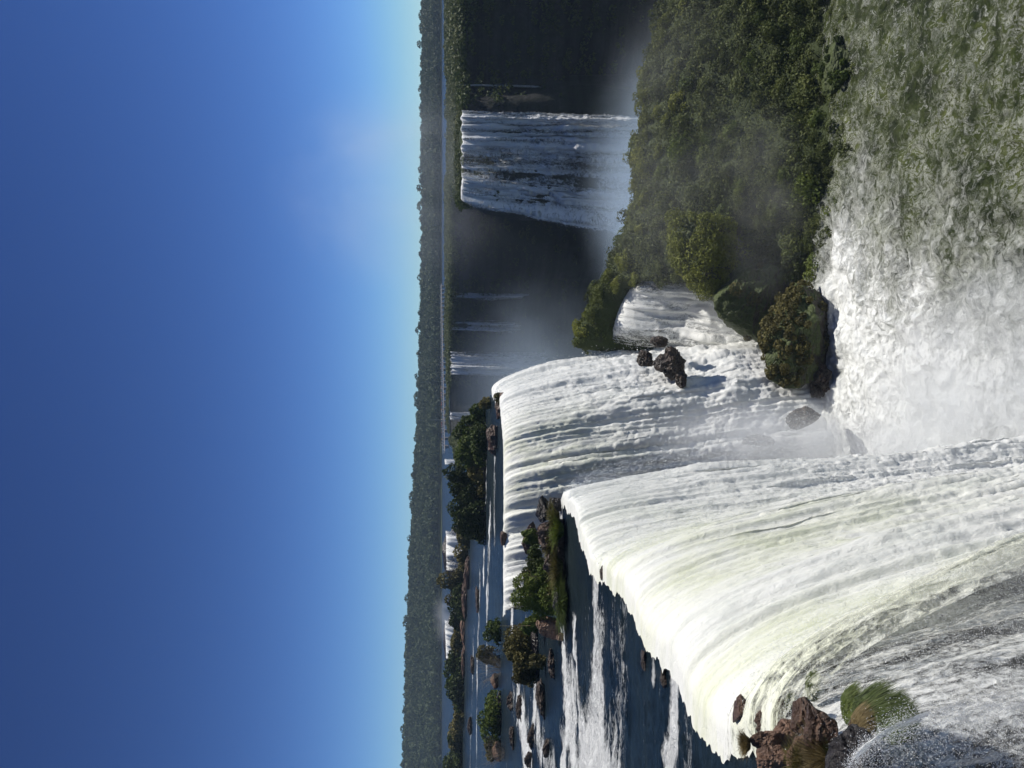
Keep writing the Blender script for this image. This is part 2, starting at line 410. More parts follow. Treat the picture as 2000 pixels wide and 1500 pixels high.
# ================================================================ plunge river
ys = np.linspace(38, 100, 560); xs = np.linspace(-14, 62, 620); Yg, Xg = np.meshgrid(ys, xs, indexing='ij')
px, py = proj(v3(Xg, Yg, np.full_like(Xg, ZL)))
near_fall = ((29 - Xg + 0.06 * (Yg - 50)) / 29).clip(0, 1)
edge = np.exp(-((Yg - (shore_y(Xg) - 4.0)) / 3.0) ** 2) * sst(0, 8, Xg) * sst(60, 8, Xg)
foam = -0.10 + 1.02 * near_fall ** 1.1 + 0.34 * edge + 0.40 * fbm(v3(Xg * .10, Yg * .2, 0), 5, 21)
amp = 0.6 + 0.5 * near_fall
Zg = ZL + amp * (fbm(v3(Xg * .35, Yg * .35, 0), 5, 31, 0.55) + 0.5 * ridged(v3(Xg * .5 + fbm(v3(Xg * .3, Yg * .3, 1), 2) * 2, Yg * .5, 0), 4, 32))
tag(mesh('plunge_river', v3(Xg, Yg, Zg).reshape(-1, 3), grid_faces(560, 620), {'foam': foam.clip(0, 1.2).ravel()}, mat=M['pool']), kind='structure')

# ================================================================ upper river
def foam_lines(X, Y, lines):
    f = np.zeros_like(X)
    for pts, wd, st in lines:
        P = at_z([p[0] for p in pts], [p[1] for p in pts], ZU)[:, :2]
        d = np.full(X.shape, 1e9)
        for a, b in zip(P[:-1], P[1:]):
            ab = b - a; t = (((X - a[0]) * ab[0] + (Y - a[1]) * ab[1]) / (ab @ ab)).clip(0, 1)
            d = np.minimum(d, np.hypot(X - a[0] - t * ab[0], Y - a[1] - t * ab[1]))
        d = d + wd * (1.5 * fbm(v3(X * .25, Y * .9, wd), 4, 77) + .5 * fbm(v3(X * .06, Y * .1, wd), 2, 78)); f = np.maximum(f, st * np.exp(-(d.clip(0, None) / wd) ** 2))
    return f
def crest_d(X, Y):
    d = np.full(X.shape, 1e9)
    for L in (front, back):
        for a, b in zip(L[:-1, :2], L[1:, :2]):
            ab = b - a; t = (((X - a[0]) * ab[0] + (Y - a[1]) * ab[1]) / (ab @ ab)).clip(0, 1)
            d = np.minimum(d, np.hypot(X - a[0] - t * ab[0], Y - a[1] - t * ab[1]))
    return d
ny, nx = 900, 620
ys = np.geomspace(13, 860, ny); aa = np.linspace(-0.72, 0.62, nx)
Yg, Ag = np.meshgrid(ys, aa, indexing='ij'); Xg = Ag * Yg
lines = [
    ([(948, 820), (950, 900), (948, 1000), (944, 1130)], 0.9, 0.85), ([(966, 880), (964, 960), (966, 1050)], 1.6, 0.5),
    ([(958, 1000), (953, 1130), (950, 1300)], 1.6, 0.62), ([(938, 1120), (932, 1300), (930, 1500)], 1.6, 0.55),
    ([(925, 1250), (918, 1500)], 2.0, 0.5),
    ([(995, 1160), (996, 1080), (1000, 1230)], 1.4, 0.8),
    ([(1030, 1225), (1040, 1290), (1046, 1350)], 0.8, 0.8),
    ([(1010, 1360), (1022, 1420), (1030, 1500)], 3.0, 0.85), ([(1045, 1400), (1060, 1460), (1080, 1500)], 2.2, 0.85),
    ([(1096, 1225), (1104, 1300), (1110, 1420), (1100, 1500)], 1.5, 0.95), ([(1120, 1220), (1130, 1340), (1136, 1500)], 0.55, 1.05),
    ([(1160, 1130), (1165, 1250), (1165, 1400), (1150, 1500)], 1.5, 0.52), ([(1200, 1180), (1210, 1350), (1200, 1500)], 1.5, 0.36),
    ([(1118, 1420), (1120, 1500), (1180, 1500)], 2.4, 0.8),
    ([(1275, 1230), (1276, 1330)], 0.22, 0.6), ([(1318, 1340), (1312, 1430), (1300, 1500)], 0.35, 0.75), ([(1350, 1400), (1345, 1500)], 0.5, 0.45),
    ([(1060, 1000), (1080, 985), (1095, 975)], 1.0, 0.8)]
foam = foam_lines(Xg, Yg, lines)
st = fbm(v3(Xg * .10, Yg * .55, 0), 4, 41)
foam = (foam * (0.85 + 0.5 * st) + 0.10 + 0.20 * st) * sst(400, 120, Yg) + 0.1 * sst(120, 400, Yg)
Zg = ZU + (0.10 + 0.35 * foam.clip(0, 1)) * (fbm(v3(Xg * .5, Yg * .9, 0), 5, 42, 0.6)) * sst(300, 60, Yg) * sst(0.1, 2.5, crest_d(Xg, Yg))
mk = ~inside(canyon, Xg, Yg) & (Yg < 850)
mk &= ~((Xg > 30) & (Yg < 425))
V, Q, A = compact(v3(Xg, Yg, Zg).reshape(-1, 3), grid_faces(ny, nx, mk), {'foam': foam.clip(0, 1.2).ravel()})
tag(mesh('upper_river', V, Q, A, mat=M['river']), kind='structure')

# ================================================================ falling water
G = 9.8
def fall(name, crest, out, v0, zend, res, label, mat, lump=0.6, tint=None, thin=None, lip=1.2, seed=0, spread=0.0, group=None, flare=0.0, fade=0.0, ledge=None, ragged=0.0, turb=.6):
    """crest (n,3); out (n,2) flow direction; v0 (n) metres a second; parabolic sheet down to zend"""
    P, s = tess(np.c_[crest, out, v0 if np.ndim(v0) else np.full(len(crest), v0), np.broadcast_to(0.0 if tint is None else tint, len(crest)), np.broadcast_to(0.0 if thin is None else thin, len(crest)), np.broadcast_to(zend, len(crest))], res)
    sm = smooth_line(P, 3); P = sm
    if fade:
        e = np.minimum(s - s[0], s[-1] - s) / (s[-1] - s[0]); P[:, 7] += 1.1 * sst(fade, 0, e + .5 * fade * fbm(v3(s * .6, 0, 0), 3, seed))
    if ragged:
        oo = P[:, 3:5] / np.linalg.norm(P[:, 3:5], axis=1)[:, None]; rg = ragged * (fbm(v3(s * .55, 1, 0), 5, seed + 12, .7)); P[:, 0] += oo[:, 0] * rg; P[:, 1] += oo[:, 1] * rg
    n = len(P); o = P[:, 3:5] / np.linalg.norm(P[:, 3:5], axis=1)[:, None]; v = P[:, 5]
    drop = np.max(P[:, 2] - P[:, 8])
    # fractional parameter: lip part, then falling
    nl = max(3, int(lip / res)); nd = max(8, int(drop / res))
    rows = []
    for k in range(nl + nd + 1):
        if k < nl:
            b = lip * (1 - k / nl); q = np.zeros(n); x = -b * np.ones(n); z = P[:, 2] + 0.07 * np.ones(n)
            fl = -b * np.ones(n)
        else:
            f = (k - nl) / nd; dz = (P[:, 2] - P[:, 8]) * f ** 1.15; tau = np.sqrt(2 * dz / G); x = v * tau; z = P[:, 2] + 0.07 - dz; fl = dz + 0.4 * x; q = dz
            x = x + flare * (dz / drop) ** 3 * 6
            if ledge:
                for (ld, lo, sp_r) in ledge:
                    dl = ld * (1 + .35 * fbm(v3(s * .12, ld, 0), 3, seed + 5)); x = x + lo * (.8 + 1.2 * fbm(v3(s * .2, ld, 1), 3, seed + 6)) * sst(0, 1, (dz - dl) / sp_r)
        rows.append(np.stack([P[:, 0] + o[:, 0] * x, P[:, 1] + o[:, 1] * x, z, fl, q], 1))
    A = np.stack(rows); X, Y, Z, FL, DZ = [A[..., k] for k in range(5)]
    # normals by differences
    g = np.stack([X, Y, Z], -1); du = np.gradient(g, axis=1); dv = np.gradient(g, axis=0); N = np.cross(dv, du); N /= np.linalg.norm(N, axis=-1)[..., None] + 1e-9
    Sx = np.broadcast_to(s, X.shape)
    a = lump * (0.10 + 0.9 * sst(0, 9, DZ))
    warp = 0.8 * fbm(v3(Sx * .15, FL * .05, 0), 2, seed + 3)
    d = a * (1.0 * fbm(v3(Sx * .45 + warp, FL * .09, 0), 3, seed) + 0.35 * ridged(v3(Sx * 1.3 + warp, FL * .28, 3), 4, seed + 1) + turb * sst(4, 20, DZ) * fbm(v3(Sx * 1.2 + warp, FL * .75, Z * .4), 5, seed + 2, .85))
    d = d + (.03 + .10 * sst(0, 5, DZ)) * lump * fbm(v3(Sx * 5, FL * 1.3, 7), 3, seed + 4, .7)
    g = g + N * d[..., None] * np.sign(N[nl + 3, n // 2] @ np.array([o[n // 2, 0], o[n // 2, 1], 0.3]))
    jag = 0.4 * lip * fbm(v3(Sx * 1.8, 0 * Sx, 0), 4, seed + 7, .7) * (FL < 0) * (-FL / lip)
    g[..., 0] += o[None, :, 0] * jag; g[..., 1] += o[None, :, 1] * jag
    ti = np.broadcast_to(P[:, 6], X.shape) * sst(22, 1, DZ); th = np.broadcast_to(P[:, 7], X.shape)
    ob = mesh(name, g.reshape(-1, 3), grid_faces(len(rows), n), {'flow': v3(Sx, FL, 0).reshape(-1, 3), 'tint': ti.ravel(), 'thin': th.ravel()}, mat=mat)
    return tag(ob, label, 'waterfall', group)

# main curtain, from beside the near rocks to the tip of the rocky island
fc = front[3:]
nfc = len(fc)
ang = np.interp(np.linspace(0, 1, nfc), [0, .3, .7, 1], [8, -2, -8, -14])
out = np.stack([np.cos(np.radians(ang)), np.sin(np.radians(ang))], 1)
yy = fc[:, 1]
v0 = np.interp(yy, [18, 24, 32, 40, 48], [3.4, 3.0, 2.3, 1.5, 1.0])
ti = np.interp([p[1] for p in front_px[3:]], [965, 1000, 1060, 1130, 1170, 1225, 1262, 1310, 1355, 1385, 1420], [.15, .1, .35, .9, 1, 1, .35, .15, .8, 1, .9])
fall('waterfall', fc, out, v0, ZL - 1.5, 0.085, 'huge white curtain of water pouring over the near curved crest, yellow-green at its lip', M['falls'], lump=0.55, turb=.42, tint=ti * .75, thin=np.interp(np.arange(nfc), [0, 1, 2, 3, 4.5], [.72, .6, .42, .25, 0]), lip=0.8, seed=1, flare=0.15, ragged=.7)
# back curtain
bk = back.copy(); nb = len(bk)
ang = np.interp(np.linspace(0, 1, nb), [0, .35, .7, .88, 1], [-62, -60, -52, -40, 0])
out = np.stack([np.cos(np.radians(ang)), np.sin(np.radians(ang))], 1)
v0 = np.interp(np.linspace(0, 1, nb), [0, .5, .8, 1], [3.2, 3.7, 3.0, 2.4])
ti = np.array([.1, .2, .2, .5, .7, .5, .2, 0, 0.0])
bx = np.vstack([bk, at_z(966, 762, ZU) + np.array([0, 4.0, 0])])
out = np.vstack([out, [np.cos(.5), np.sin(.5)]]); v0 = np.r_[v0, 3.0]; ti = np.r_[ti, 0]
fall('waterfall', bx, out, v0, ZL - 2, 0.16, 'broad white fall dropping from the dark blue channel behind the rocky island', M['falls'], lump=0.75, turb=.5, tint=ti, lip=0.9, seed=5, flare=0.1, ragged=1.3, ledge=[(22, .7, 4)])
# near thin veil over the dark rock
nv = front[:8]; nvn = len(nv)
out = np.tile([1.0, 0.22], (nvn, 1))
fall('waterfall', nv + np.array([0, 0, -0.25]), out, np.interp(np.arange(nvn), [0, 2, 4, 7], [1.0, 1.3, 2.0, 2.9]), -30, 0.07, 'thin grey veil of spray falling past the near grassy rocks', M['falls'], lump=0.35, thin=np.interp(np.arange(nvn), [0, 2, 4, 5, 7], [.58, .58, .66, .6, .45]), lip=0.3, seed=9)

# ---- falls of the far canyon wall
def far_fall(px_list, Y, zend, label, v=1.2, thin=0.4, res=0.6, lump=0.8, out=(-0.15, -1), seed=0, flare=0, fade=.25, ledge=None, ragged=2.0):
    """a fall on the far wall; its crest breaks into strands"""
    c = np.array([at_Y(p[0], p[1], yv) for p, yv in zip(px_list, Y)]); n = len(c); m_ = 40
    u = np.linspace(0, n - 1, m_); c = np.stack([np.interp(u, np.arange(n), c[:, k]) for k in range(3)], 1)
    o = np.array(out, float); o = np.tile(o, (m_, 1)) if o.ndim == 1 else np.stack([np.interp(u, np.arange(n), o[:, k]) for k in (0, 1)], 1)
    rs = np.random.RandomState(seed); th = np.interp(u, np.linspace(0, n - 1, np.size(thin)), np.atleast_1d(thin)) + .35 * fbm(v3(np.arange(m_) * .9, seed, 0), 3) * 2
    vv = v * (1 + 1.6 * flare * sst(.80, 1, u / (n - 1))) * (1 + .8 * fbm(v3(np.arange(m_) * .5, seed, 2), 3))
    c[:, 2] += .9 * fbm(v3(np.arange(m_) * .6, seed, 9), 3)
    z = zend + (6 * fbm(v3(np.arange(m_) * .3, seed, 4), 3))
    return fall('waterfall', c, o, vv, z, res, label, M['falls_far'], lump=lump, thin=th.clip(0, 2), lip=1.5, seed=seed, flare=flare, fade=fade, ledge=ledge, ragged=ragged)
far_fall([(903, 208), (903, 250), (902, 300), (903, 345), (903, 392)], [220, 219.5, 219, 219.5, 219], ZC, 'wide shaded waterfall on the far dark canyon wall', v=1.5, thin=[.55, .3, .25, .3, .75, .35, .3, .5], res=0.35, lump=1.1, out=[(-.35, -1), (-.2, -1), (-.3, -1), (-.8, -1), (-2.0, -1)], seed=11, flare=.6, fade=.05, ledge=[(19, .9, 4), (30, .9, 4), (40, 1.2, 5)], ragged=3)
far_fall([(880, 683), (880, 712), (880, 737)], [396, 397, 397], -58, 'wispy falls wide apart on the misty far wall, close to the island trees', thin=.3, v=2.6, seed=12)
far_fall([(880, 619), (880, 634), (880, 648)], [396, 396, 396], -42, 'narrow double wisp of falling water in the middle of the misty far wall', thin=.42, v=2.6, seed=13)
far_fall([(881, 560), (881, 573), (881, 586)], [388, 388, 388], -44, 'narrow wisp of falling water nearest the wide far waterfall', thin=.38, v=2.6, seed=14)
far_fall([(880, 798), (880, 812), (880, 828)], [384, 386, 388], -40, 'white narrow fall just beyond the island trees', thin=.5, seed=15, fade=.3)
far_fall([(903, 165), (903, 167), (903, 169)], [228, 228, 228], -30, 'single hair-thin trickle high on the darkest part of the far wall', thin=.5, v=1.0, seed=16, res=.2, lump=.2, ragged=.2)

# ---- cascade between bank mounds
c = at_Y([1197, 1205, 1232, 1262, 1290], [690, 655, 612, 575, 548], np.array([101.0, 101, 100, 99, 98])) if False else np.array([at_Y(a, b, Yv) for a, b, Yv in [(1196, 668, 103), (1202, 640, 101.5), (1215, 600, 100.5), (1236, 565, 99.5), (1262, 545, 98.5), (1300, 528, 97)]])
fall('waterfall', c, np.tile([-0.30, -1.0], (6, 1)), np.array([3.0, 3.3, 3.6, 3.4, 3.0, 2.6]), ZL + 0.5, 0.22, 'small streaked cascade running down beside the bushy ridge across the pool', M['falls'], lump=1.3, thin=np.array([.75, .4, .3, .4, .6, .8]), lip=0.8, seed=18, flare=.6, ragged=1.5, ledge=[(8, 1.5, 3)])


# ================================================================ builders for plants and rocks
RNG = np.random.RandomState(11)
def unit(n, rs):
    v = rs.normal(size=(n, 3)); return v / np.linalg.norm(v, axis=1)[:, None]
def leaves(P, N, size, rs, tone, asp=1.5):
    """one bent leaf-clump face (4 corners) at each point, facing roughly along N"""
    n = len(P); N = N + 0.55 * rs.normal(size=(n, 3)); N /= np.linalg.norm(N, axis=1)[:, None]
    a = np.cross(N, unit(n, rs)); a /= np.linalg.norm(a, axis=1)[:, None] + 1e-9; b = np.cross(N, a)
    sz = (size * rs.uniform(0.55, 1.35, n))[:, None]
    u = a * sz * asp * 0.5; v = b * sz * 0.5
    V = np.stack([P - u, P - v * .9 + N * sz * .15, P + u, P + v * .9 + N * sz * .15], 1).reshape(-1, 3)
    return V, np.arange(4 * n).reshape(-1, 4), np.repeat(tone, 4)
def crown_pts(n, rs, blobs, rad, flat=0.35):
    """points on the skins of many overlapping lobes inside a unit dome (z 0..1)"""
    C = unit(blobs, rs) * rs.uniform(0.25, 0.78, (blobs, 1)) ; C[:, 2] = np.abs(C[:, 2]) * 1.05
    r = rs.uniform(rad * .6, rad * 1.25, blobs)
    w = r ** 2 / (r ** 2).sum(); k = rs.choice(blobs, n, p=w)
    d = unit(n, rs); d[:, 2] = np.where(rs.rand(n) < flat, d[:, 2], np.abs(d[:, 2]))
    P = C[k] + d * (r[k] * rs.uniform(0.8, 1.06, n))[:, None]
    t = rs.rand(blobs)[k] * 0.6 + rs.rand(n) * 0.4
    ok = P[:, 2] > -0.06
    return P[ok], d[ok], t[ok]
def foliage_mesh(name, n, rs, blobs, rad, scale, leaf, mat, parent=None, asp=1.5):
    P, N, t = crown_pts(n, rs, blobs, rad)
    V, Q, T = leaves(P * scale, N / np.asarray(scale), leaf, rs, t, asp)
    return mesh(name, V, Q, {'tone': T}, smooth=False, mat=mat, parent=parent)
def tubes(segs, k=5):
    """segs: list of (points (n,3), radii) -> V, Q"""
    Vs, Qs, off = [], [], 0
    a = np.linspace(0, 2 * math.pi, k, endpoint=False)
    for P, rd in segs:
        P = np.asarray(P, float); n = len(P); T = np.gradient(P, axis=0); T /= np.linalg.norm(T, axis=1)[:, None] + 1e-9
        ref = np.array([0.3, 0.9, 0.1]); A = np.cross(T, ref); A /= np.linalg.norm(A, axis=1)[:, None] + 1e-9; B = np.cross(T, A)
        ring = P[:, None] + (np.cos(a)[None, :, None] * A[:, None] + np.sin(a)[None, :, None] * B[:, None]) * np.asarray(rd)[:, None, None]
        Vs.append(ring.reshape(-1, 3))
        for i in range(n - 1):
            for j in range(k):
                j2 = (j + 1) % k; Qs.append([off + i * k + j, off + i * k + j2, off + (i + 1) * k + j2, off + (i + 1) * k + j])
        off += n * k
    return np.concatenate(Vs), np.array(Qs)
def stems_mesh(name, rs, h, w, n, r, mat, parent, spread=0.5):
    segs = []
    for _ in range(n):
        b = np.array([rs.uniform(-.25, .25) * w, rs.uniform(-.2, .2) * w, 0.0]); t = np.array([b[0] + rs.uniform(-spread, spread) * w, b[1] + rs.uniform(-spread, spread) * w * .6, h * rs.uniform(.6, .95)])
        m = (b + t) / 2 + rs.normal(size=3) * .06 * w
        q = np.linspace(0, 1, 6)[:, None]; P = b * (1 - q) ** 2 + 2 * m * q * (1 - q) + t * q * q
        segs.append((P, r * (1 - .8 * q[:, 0])))
        for _k in range(2):
            j = rs.randint(2, 5); e = P[j] + rs.normal(size=3) * np.array([.3, .3, .15]) * w * .5 + np.array([0, 0, h * .2])
            segs.append((np.linspace(P[j], e, 3), [r * .5, r * .35, r * .12]))
    V, Q = tubes(segs); return mesh(name, V, Q, {'tone': np.full(len(V), .4)}, mat=mat, parent=parent)
M['bark'] = rock_mat('bark', (.03, .022, .016), (.075, .055, .04), (.13, .10, .075), sc=3)

import bmesh
_ico = {}
def ico(k):
    if k not in _ico:
        bm = bmesh.new(); bmesh.ops.create_icosphere(bm, subdivisions=k, radius=1)
        bm.verts.ensure_lookup_table(); _ico[k] = (np.array([v.co[:] for v in bm.verts]), np.array([[v.index for v in f.verts] for f in bm.faces])); bm.free()
    return _ico[k]
def rock_geo(rs, size, sub=5, cuts=34, rough=0.13, seed=0):
    D, Fc = ico(sub); pl = unit(cuts, rs); hh = rs.uniform(0.62, 1.0, cuts)
    dot = D @ pl.T; r = np.where(dot > 0.05, hh[None] / np.maximum(dot, 0.05), 9).min(1); r = np.minimum(r, 1.25)
    r = r + rough * fbm(D * 2.2, 5, seed, .6) + rough * .5 * ridged(D * 4, 3, seed + 3)
    return D * r[:, None] * np.asarray(size, float), Fc
def rock(name, loc, size, mat, label, cat='rock', group=None, sub=5, rs=RNG, cuts=34, rough=.13, parent=None):
    V, Fc = rock_geo(rs, size, sub, cuts, rough, rs.randint(99))
    o = mesh(name, V, Fc, smooth=False, mat=mat, parent=parent); o.location = loc
    return tag(o, label, cat, group) if label else o
def rock_px(x, y, wpx, hpx, mat, label, z=ZU, Y=None, sub=5, group=None, depth=1.0, cuts=34, rough=.13):
    """rock whose foot stands at photo point (x, y)"""
    p = at_z(x, y, z) if Y is None else at_Y(x, y, Y)
    u = p[1] / F; ww = wpx * u / 2; hh = hpx * u
    return rock('rock', (p[0], p[1] + ww * depth * .6, p[2] + hh * .25), (ww * 1.2, ww * depth, hh * .85), mat, label, group=group, sub=sub, cuts=cuts, rough=rough)

def grass_geo(rs, n, w, d, h, lean=(0, 0), blade=0.012, curl=0.5, droop=None):
    """tuft of n curved blades; w, d half widths; returns V, Q, tone"""
    b = rs.uniform(-1, 1, (n, 2)); b = b[(b ** 2).sum(1) < 1]; n = len(b)
    P0 = np.c_[b[:, 0] * w * .55, b[:, 1] * d * .55, np.zeros(n)]
    dirn = np.c_[b * (.9 if droop is None else .28) + rs.normal(size=(n, 2)) * (.35 if droop is None else .16) + np.array(lean), np.full(n, 1.0)]
    L = h * rs.uniform(.55, 1.1, n); side = np.c_[-dirn[:, 1], dirn[:, 0]] + rs.normal(size=(n, 2)) * .5
    side /= np.linalg.norm(side, axis=1)[:, None] + 1e-9; side = np.c_[side, np.zeros(n)]
    V = []
    for i, q in enumerate((0, .35, .7, 1.0)):
        hx = dirn[:, :2] * (L * (q * .45 + curl * q * q))[:, None] * np.array([w, d]) / max(w, d)
        z = L * (q - .42 * (curl if droop is None else droop) * q * q * (1 + np.hypot(b[:, 0], b[:, 1])))
        c = P0 + np.c_[hx, z]; ww = blade * (1 - .88 * q)
        V += [c - side * ww, c + side * ww]
    V = np.stack(V, 1).reshape(-1, 3); o = (np.arange(n) * 8)[:, None, None]
    Q = (o + np.array([[0, 1, 3, 2], [2, 3, 5, 4], [4, 5, 7, 6]])[None]).reshape(-1, 4)
    return V, Q, np.repeat(rs.rand(n), 8)
def tuft(name, loc, n, w, d, h, mat, label, cat='grass tuft', lean=(0, 0), blade=.012, curl=.5, group=None, rs=RNG, parent=None, droop=None):
    V, Q, T = grass_geo(rs, n, w, d, h, lean, blade, curl, droop)
    o = mesh(name, V, Q, {'tone': T}, smooth=False, mat=mat, parent=parent); o.location = loc
    return tag(o, label, cat, group) if label else o

def bush_px(x0, x1, y0, y1, mat, label, name='bush', z=ZU, Y=None, leaf_px=3.0, blobs=16, rad=.34, dens=1.0, cat='bush', depth=.8, stems=5, group=None):
    yc = (y0 + y1) / 2; p = at_z(x1, yc, z) if Y is None else at_Y(x1, yc, Y); u = p[1] / F
    ww = (y1 - y0) * u / 2; hh = (x1 - x0) * u
    e = empty(name, tuple(p), label, cat, group)
    n = int(min(16000, 1.5 * dens * (y1 - y0) * (x1 - x0) * 2.2 / leaf_px ** 2 * 3))
    n = max(n, 500)
    foliage_mesh('foliage', n, RNG, blobs, rad * 1.12, (ww * 1.28, ww * depth, hh * 1.0), leaf_px * 1.15 * u, mat, e)
    stems_mesh('stem', RNG, hh * .8, ww, stems, max(.012, hh * .012), M['bark'], e)
    return e

# ================================================================ islands of the upper river
ISL = 'rocky islets in the upper river'
B = bush_px
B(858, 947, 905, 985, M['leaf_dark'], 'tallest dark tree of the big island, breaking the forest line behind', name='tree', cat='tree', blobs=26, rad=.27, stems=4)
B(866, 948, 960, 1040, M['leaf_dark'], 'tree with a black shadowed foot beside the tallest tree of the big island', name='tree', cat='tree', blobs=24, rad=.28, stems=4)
B(872, 947, 850, 925, M['leaf_bright'], 'broad sunlit tree of the big island, next to the small white far patch of water', name='tree', cat='tree', blobs=24, rad=.28, stems=4)  # sunlit end of the big island: sunlight put into brighter leaf colours
B(888, 946, 815, 870, M['leaf_bright'], 'sunlit lower bush where the big island slopes down to its tip', blobs=16)
B(910, 948, 790, 830, M['leaf_bright'], 'small bush close to the tip of the big island', blobs=12)
B(938, 958, 772, 800, M['leaf_brown'], 'round brown-green shrub at the very tip of the big island', blobs=9, rad=.4)
B(905, 947, 1000, 1060, M['leaf_dark'], 'low dark bush at the shadowed end of the big island', blobs=14)  # shadowed end of the big island: shade put into darker leaf colours
B(884, 917, 1030, 1075, M['leaf_brown'], 'brownish shrub in front of the white cascade beyond the big island', blobs=12)
B(888, 914, 1065, 1112, M['leaf_brown'], 'straggly shrub partly hiding the white cascade', blobs=12)
B(862, 908, 1110, 1165, M['leaf_brown'], 'brown-topped bush beside the white cascade', blobs=16)
B(872, 909, 1150, 1205, M['leaf_dark'], 'dark green bush on the far islet with brown rocks', blobs=16)
B(880, 905, 1200, 1262, M['leaf_brown'], 'low olive scrub on the long far islet', blobs=14)
B(868, 905, 1262, 1325, M['leaf_dark'], 'dense green bush on the long far islet', blobs=18)
B(870, 906, 1320, 1388, M['leaf_dark'], 'wide green bush ending the long far islet', blobs=18)
B(874, 903, 1405, 1460, M['leaf_brown'], 'brown thicket on the last far islet', blobs=14)
B(868, 903, 1450, 1530, M['leaf_dark'], 'green thicket cut by the picture edge on the last far islet', blobs=14)
for (x, y, wp, hp, mt, lb) in [
    (917, 1120, 60, 12, 'rock', 'low brown rock shelf under the brown-topped bush'), (912, 1170, 60, 10, 'rock', 'thin brown rock ledge under the dark green bush of the far islet'),
    (908, 1225, 70, 9, 'rock_tan', 'pale tan rock ledge under the olive scrub'), (908, 1295, 60, 8, 'rock', 'dark rock foot of the long far islet'),
    (905, 1365, 60, 9, 'rock', 'dark rock at the end of the long far islet'), (903, 1420, 60, 12, 'rock_tan', 'tan rock ledge beside the brown thicket'), (902, 1478, 60, 9, 'rock', 'brown rock ledge under the last green thicket'),
    (948, 990, 110, 9, 'rock_wet', 'black wet rock foot of the big island in shadow'), (949, 890, 120, 8, 'rock_wet', 'long black rock foot of the big island near its sunlit trees')]:
    rock_px(x, y, wp, hp, M[mt], lb, depth=.3, rough=.2)
# rocks by the back crest
rock_px(972, 852, 46, 20, M['rock'], 'brown rock at the lip of the back fall, with a tan top', depth=.7)
rock_px(969, 872, 34, 16, M['rock'], 'smaller brown rock beside the tan-topped one at the back fall', depth=.7)
rock_px(986, 1052, 26, 10, M['rock'], 'reddish rock at the lip of the back fall near the front island', depth=.8)
p = at_z(975, 800, ZU)
rock('rock', (p[0] + .6, p[1] - .6, ZU - .6), (1.8, 1.6, 1.5), M['rock'], 'dark rock that splits the fall at its far tip')
B(964, 984, 770, 792, M['leaf_brown'], 'small brown-green shrub on the rock splitting the fall', Y=p[1] - 1, blobs=8, rad=.4)
B(980, 1003, 786, 806, M['leaf_bright'], 'grassy shrub hanging over the far lip of the fall', Y=p[1] - 2, blobs=8, rad=.4)
B(996, 1012, 773, 788, M['leaf_bright'], 'tiny tuft of green clinging below the far lip', Y=p[1] - 2.5, blobs=7, rad=.4)

# middle islets
B(946, 978, 1205, 1262, M['leaf_bright'], 'leafy light green bush leaning over the blue middle channel', blobs=12, rad=.3, dens=.7)
B(966, 1048, 1205, 1300, M['leaf_brown'], 'big brown-green bush on the middle islet', blobs=26, rad=.27)
B(985, 1050, 1275, 1345, M['leaf_brown'], 'olive bush over black shade on the middle islet', blobs=18, rad=.3)
B(1034, 1066, 1278, 1302, M['leaf_brown'], 'small round bush in the rapids below the middle islet', blobs=9, rad=.4)
B(930, 977, 1348, 1442, M['leaf_bright'], 'bright green bush on the next islet', blobs=22, rad=.3)
B(944, 976, 1445, 1495, M['leaf_brown'], 'brown shrub beside a rock on the next islet', blobs=12)
rock_px(978, 1395, 80, 9, M['rock_wet'], 'black rock foot under the bright green bush', depth=.4)
rock_px(978, 1470, 46, 16, M['rock_tan'], 'tan rock beside the brown shrub of the next islet', depth=.7)
rock_px(1052, 1280, 110, 14, M['rock_wet'], 'long black wet rock under the big brown-green bush', depth=.4)
rock_px(973, 1330, 24, 16, M['rock_tan'], 'pale rounded rock among the bare twigs', depth=.8)
for i, (x, y, wp, hp, lb) in enumerate([(1020, 1385, 60, 12, 'black ledge splitting the rapids below the bright green bush'), (1042, 1440, 50, 10, 'low wet ledge in the widest white rapids'), (1064, 1370, 80, 12, 'long black ledge between two rapids'),
        (1082, 1300, 70, 12, 'dark ledge behind the ribbed white sheet of the rapids'), (1072, 1460, 46, 9, 'small wet ledge near the picture edge rapids'), (1036, 1490, 40, 10, 'wet ledge in foam at the picture edge'), (1004, 1440, 60, 9, 'thin black ledge under the brown shrub'), (1000, 1372, 50, 9, 'thin black ledge behind the first rapids'),
        (935, 1170, 60, 5, 'low dark ledge in the blue channel behind the front island'), (925, 1300, 50, 5, 'low dark ledge in the blue channel before the long far islet'), (921, 1420, 44, 7, 'dark rock in the blue channel before the last far islet')]):
    rock_px(x, y, wp * .62, hp, M['rock_soak'], lb, depth=.6, rough=.4, cuts=16)
B(905, 950, 830, 900, M['leaf_bright'], 'sunlit bush at the feet of the big island trees', blobs=16)  # brighter leaves again carry the sunlight of this end
B(915, 948, 900, 965, M['leaf_brown'], 'brownish bush at the water edge of the big island', blobs=14)
B(890, 946, 1015, 1062, M['leaf_dark'], 'dark bush closing the shadowed end of the big island', blobs=16)  # darker leaves again carry the shade of this end
B(985, 1040, 1240, 1290, M['leaf_dark'], 'dark bush in front of the big brown-green bush', blobs=16)
B(880, 906, 1385, 1420, M['leaf_brown'], 'low brown scrub between the last two far islets', blobs=10)
B(1010, 1052, 1110, 1165, M['leaf_brown'], 'olive bush at the back of the front island', Y=58, blobs=14)
B(930, 975, 1255, 1300, M['leaf_brown'], 'thin olive shrub behind the bare twigs', blobs=10, dens=.5)
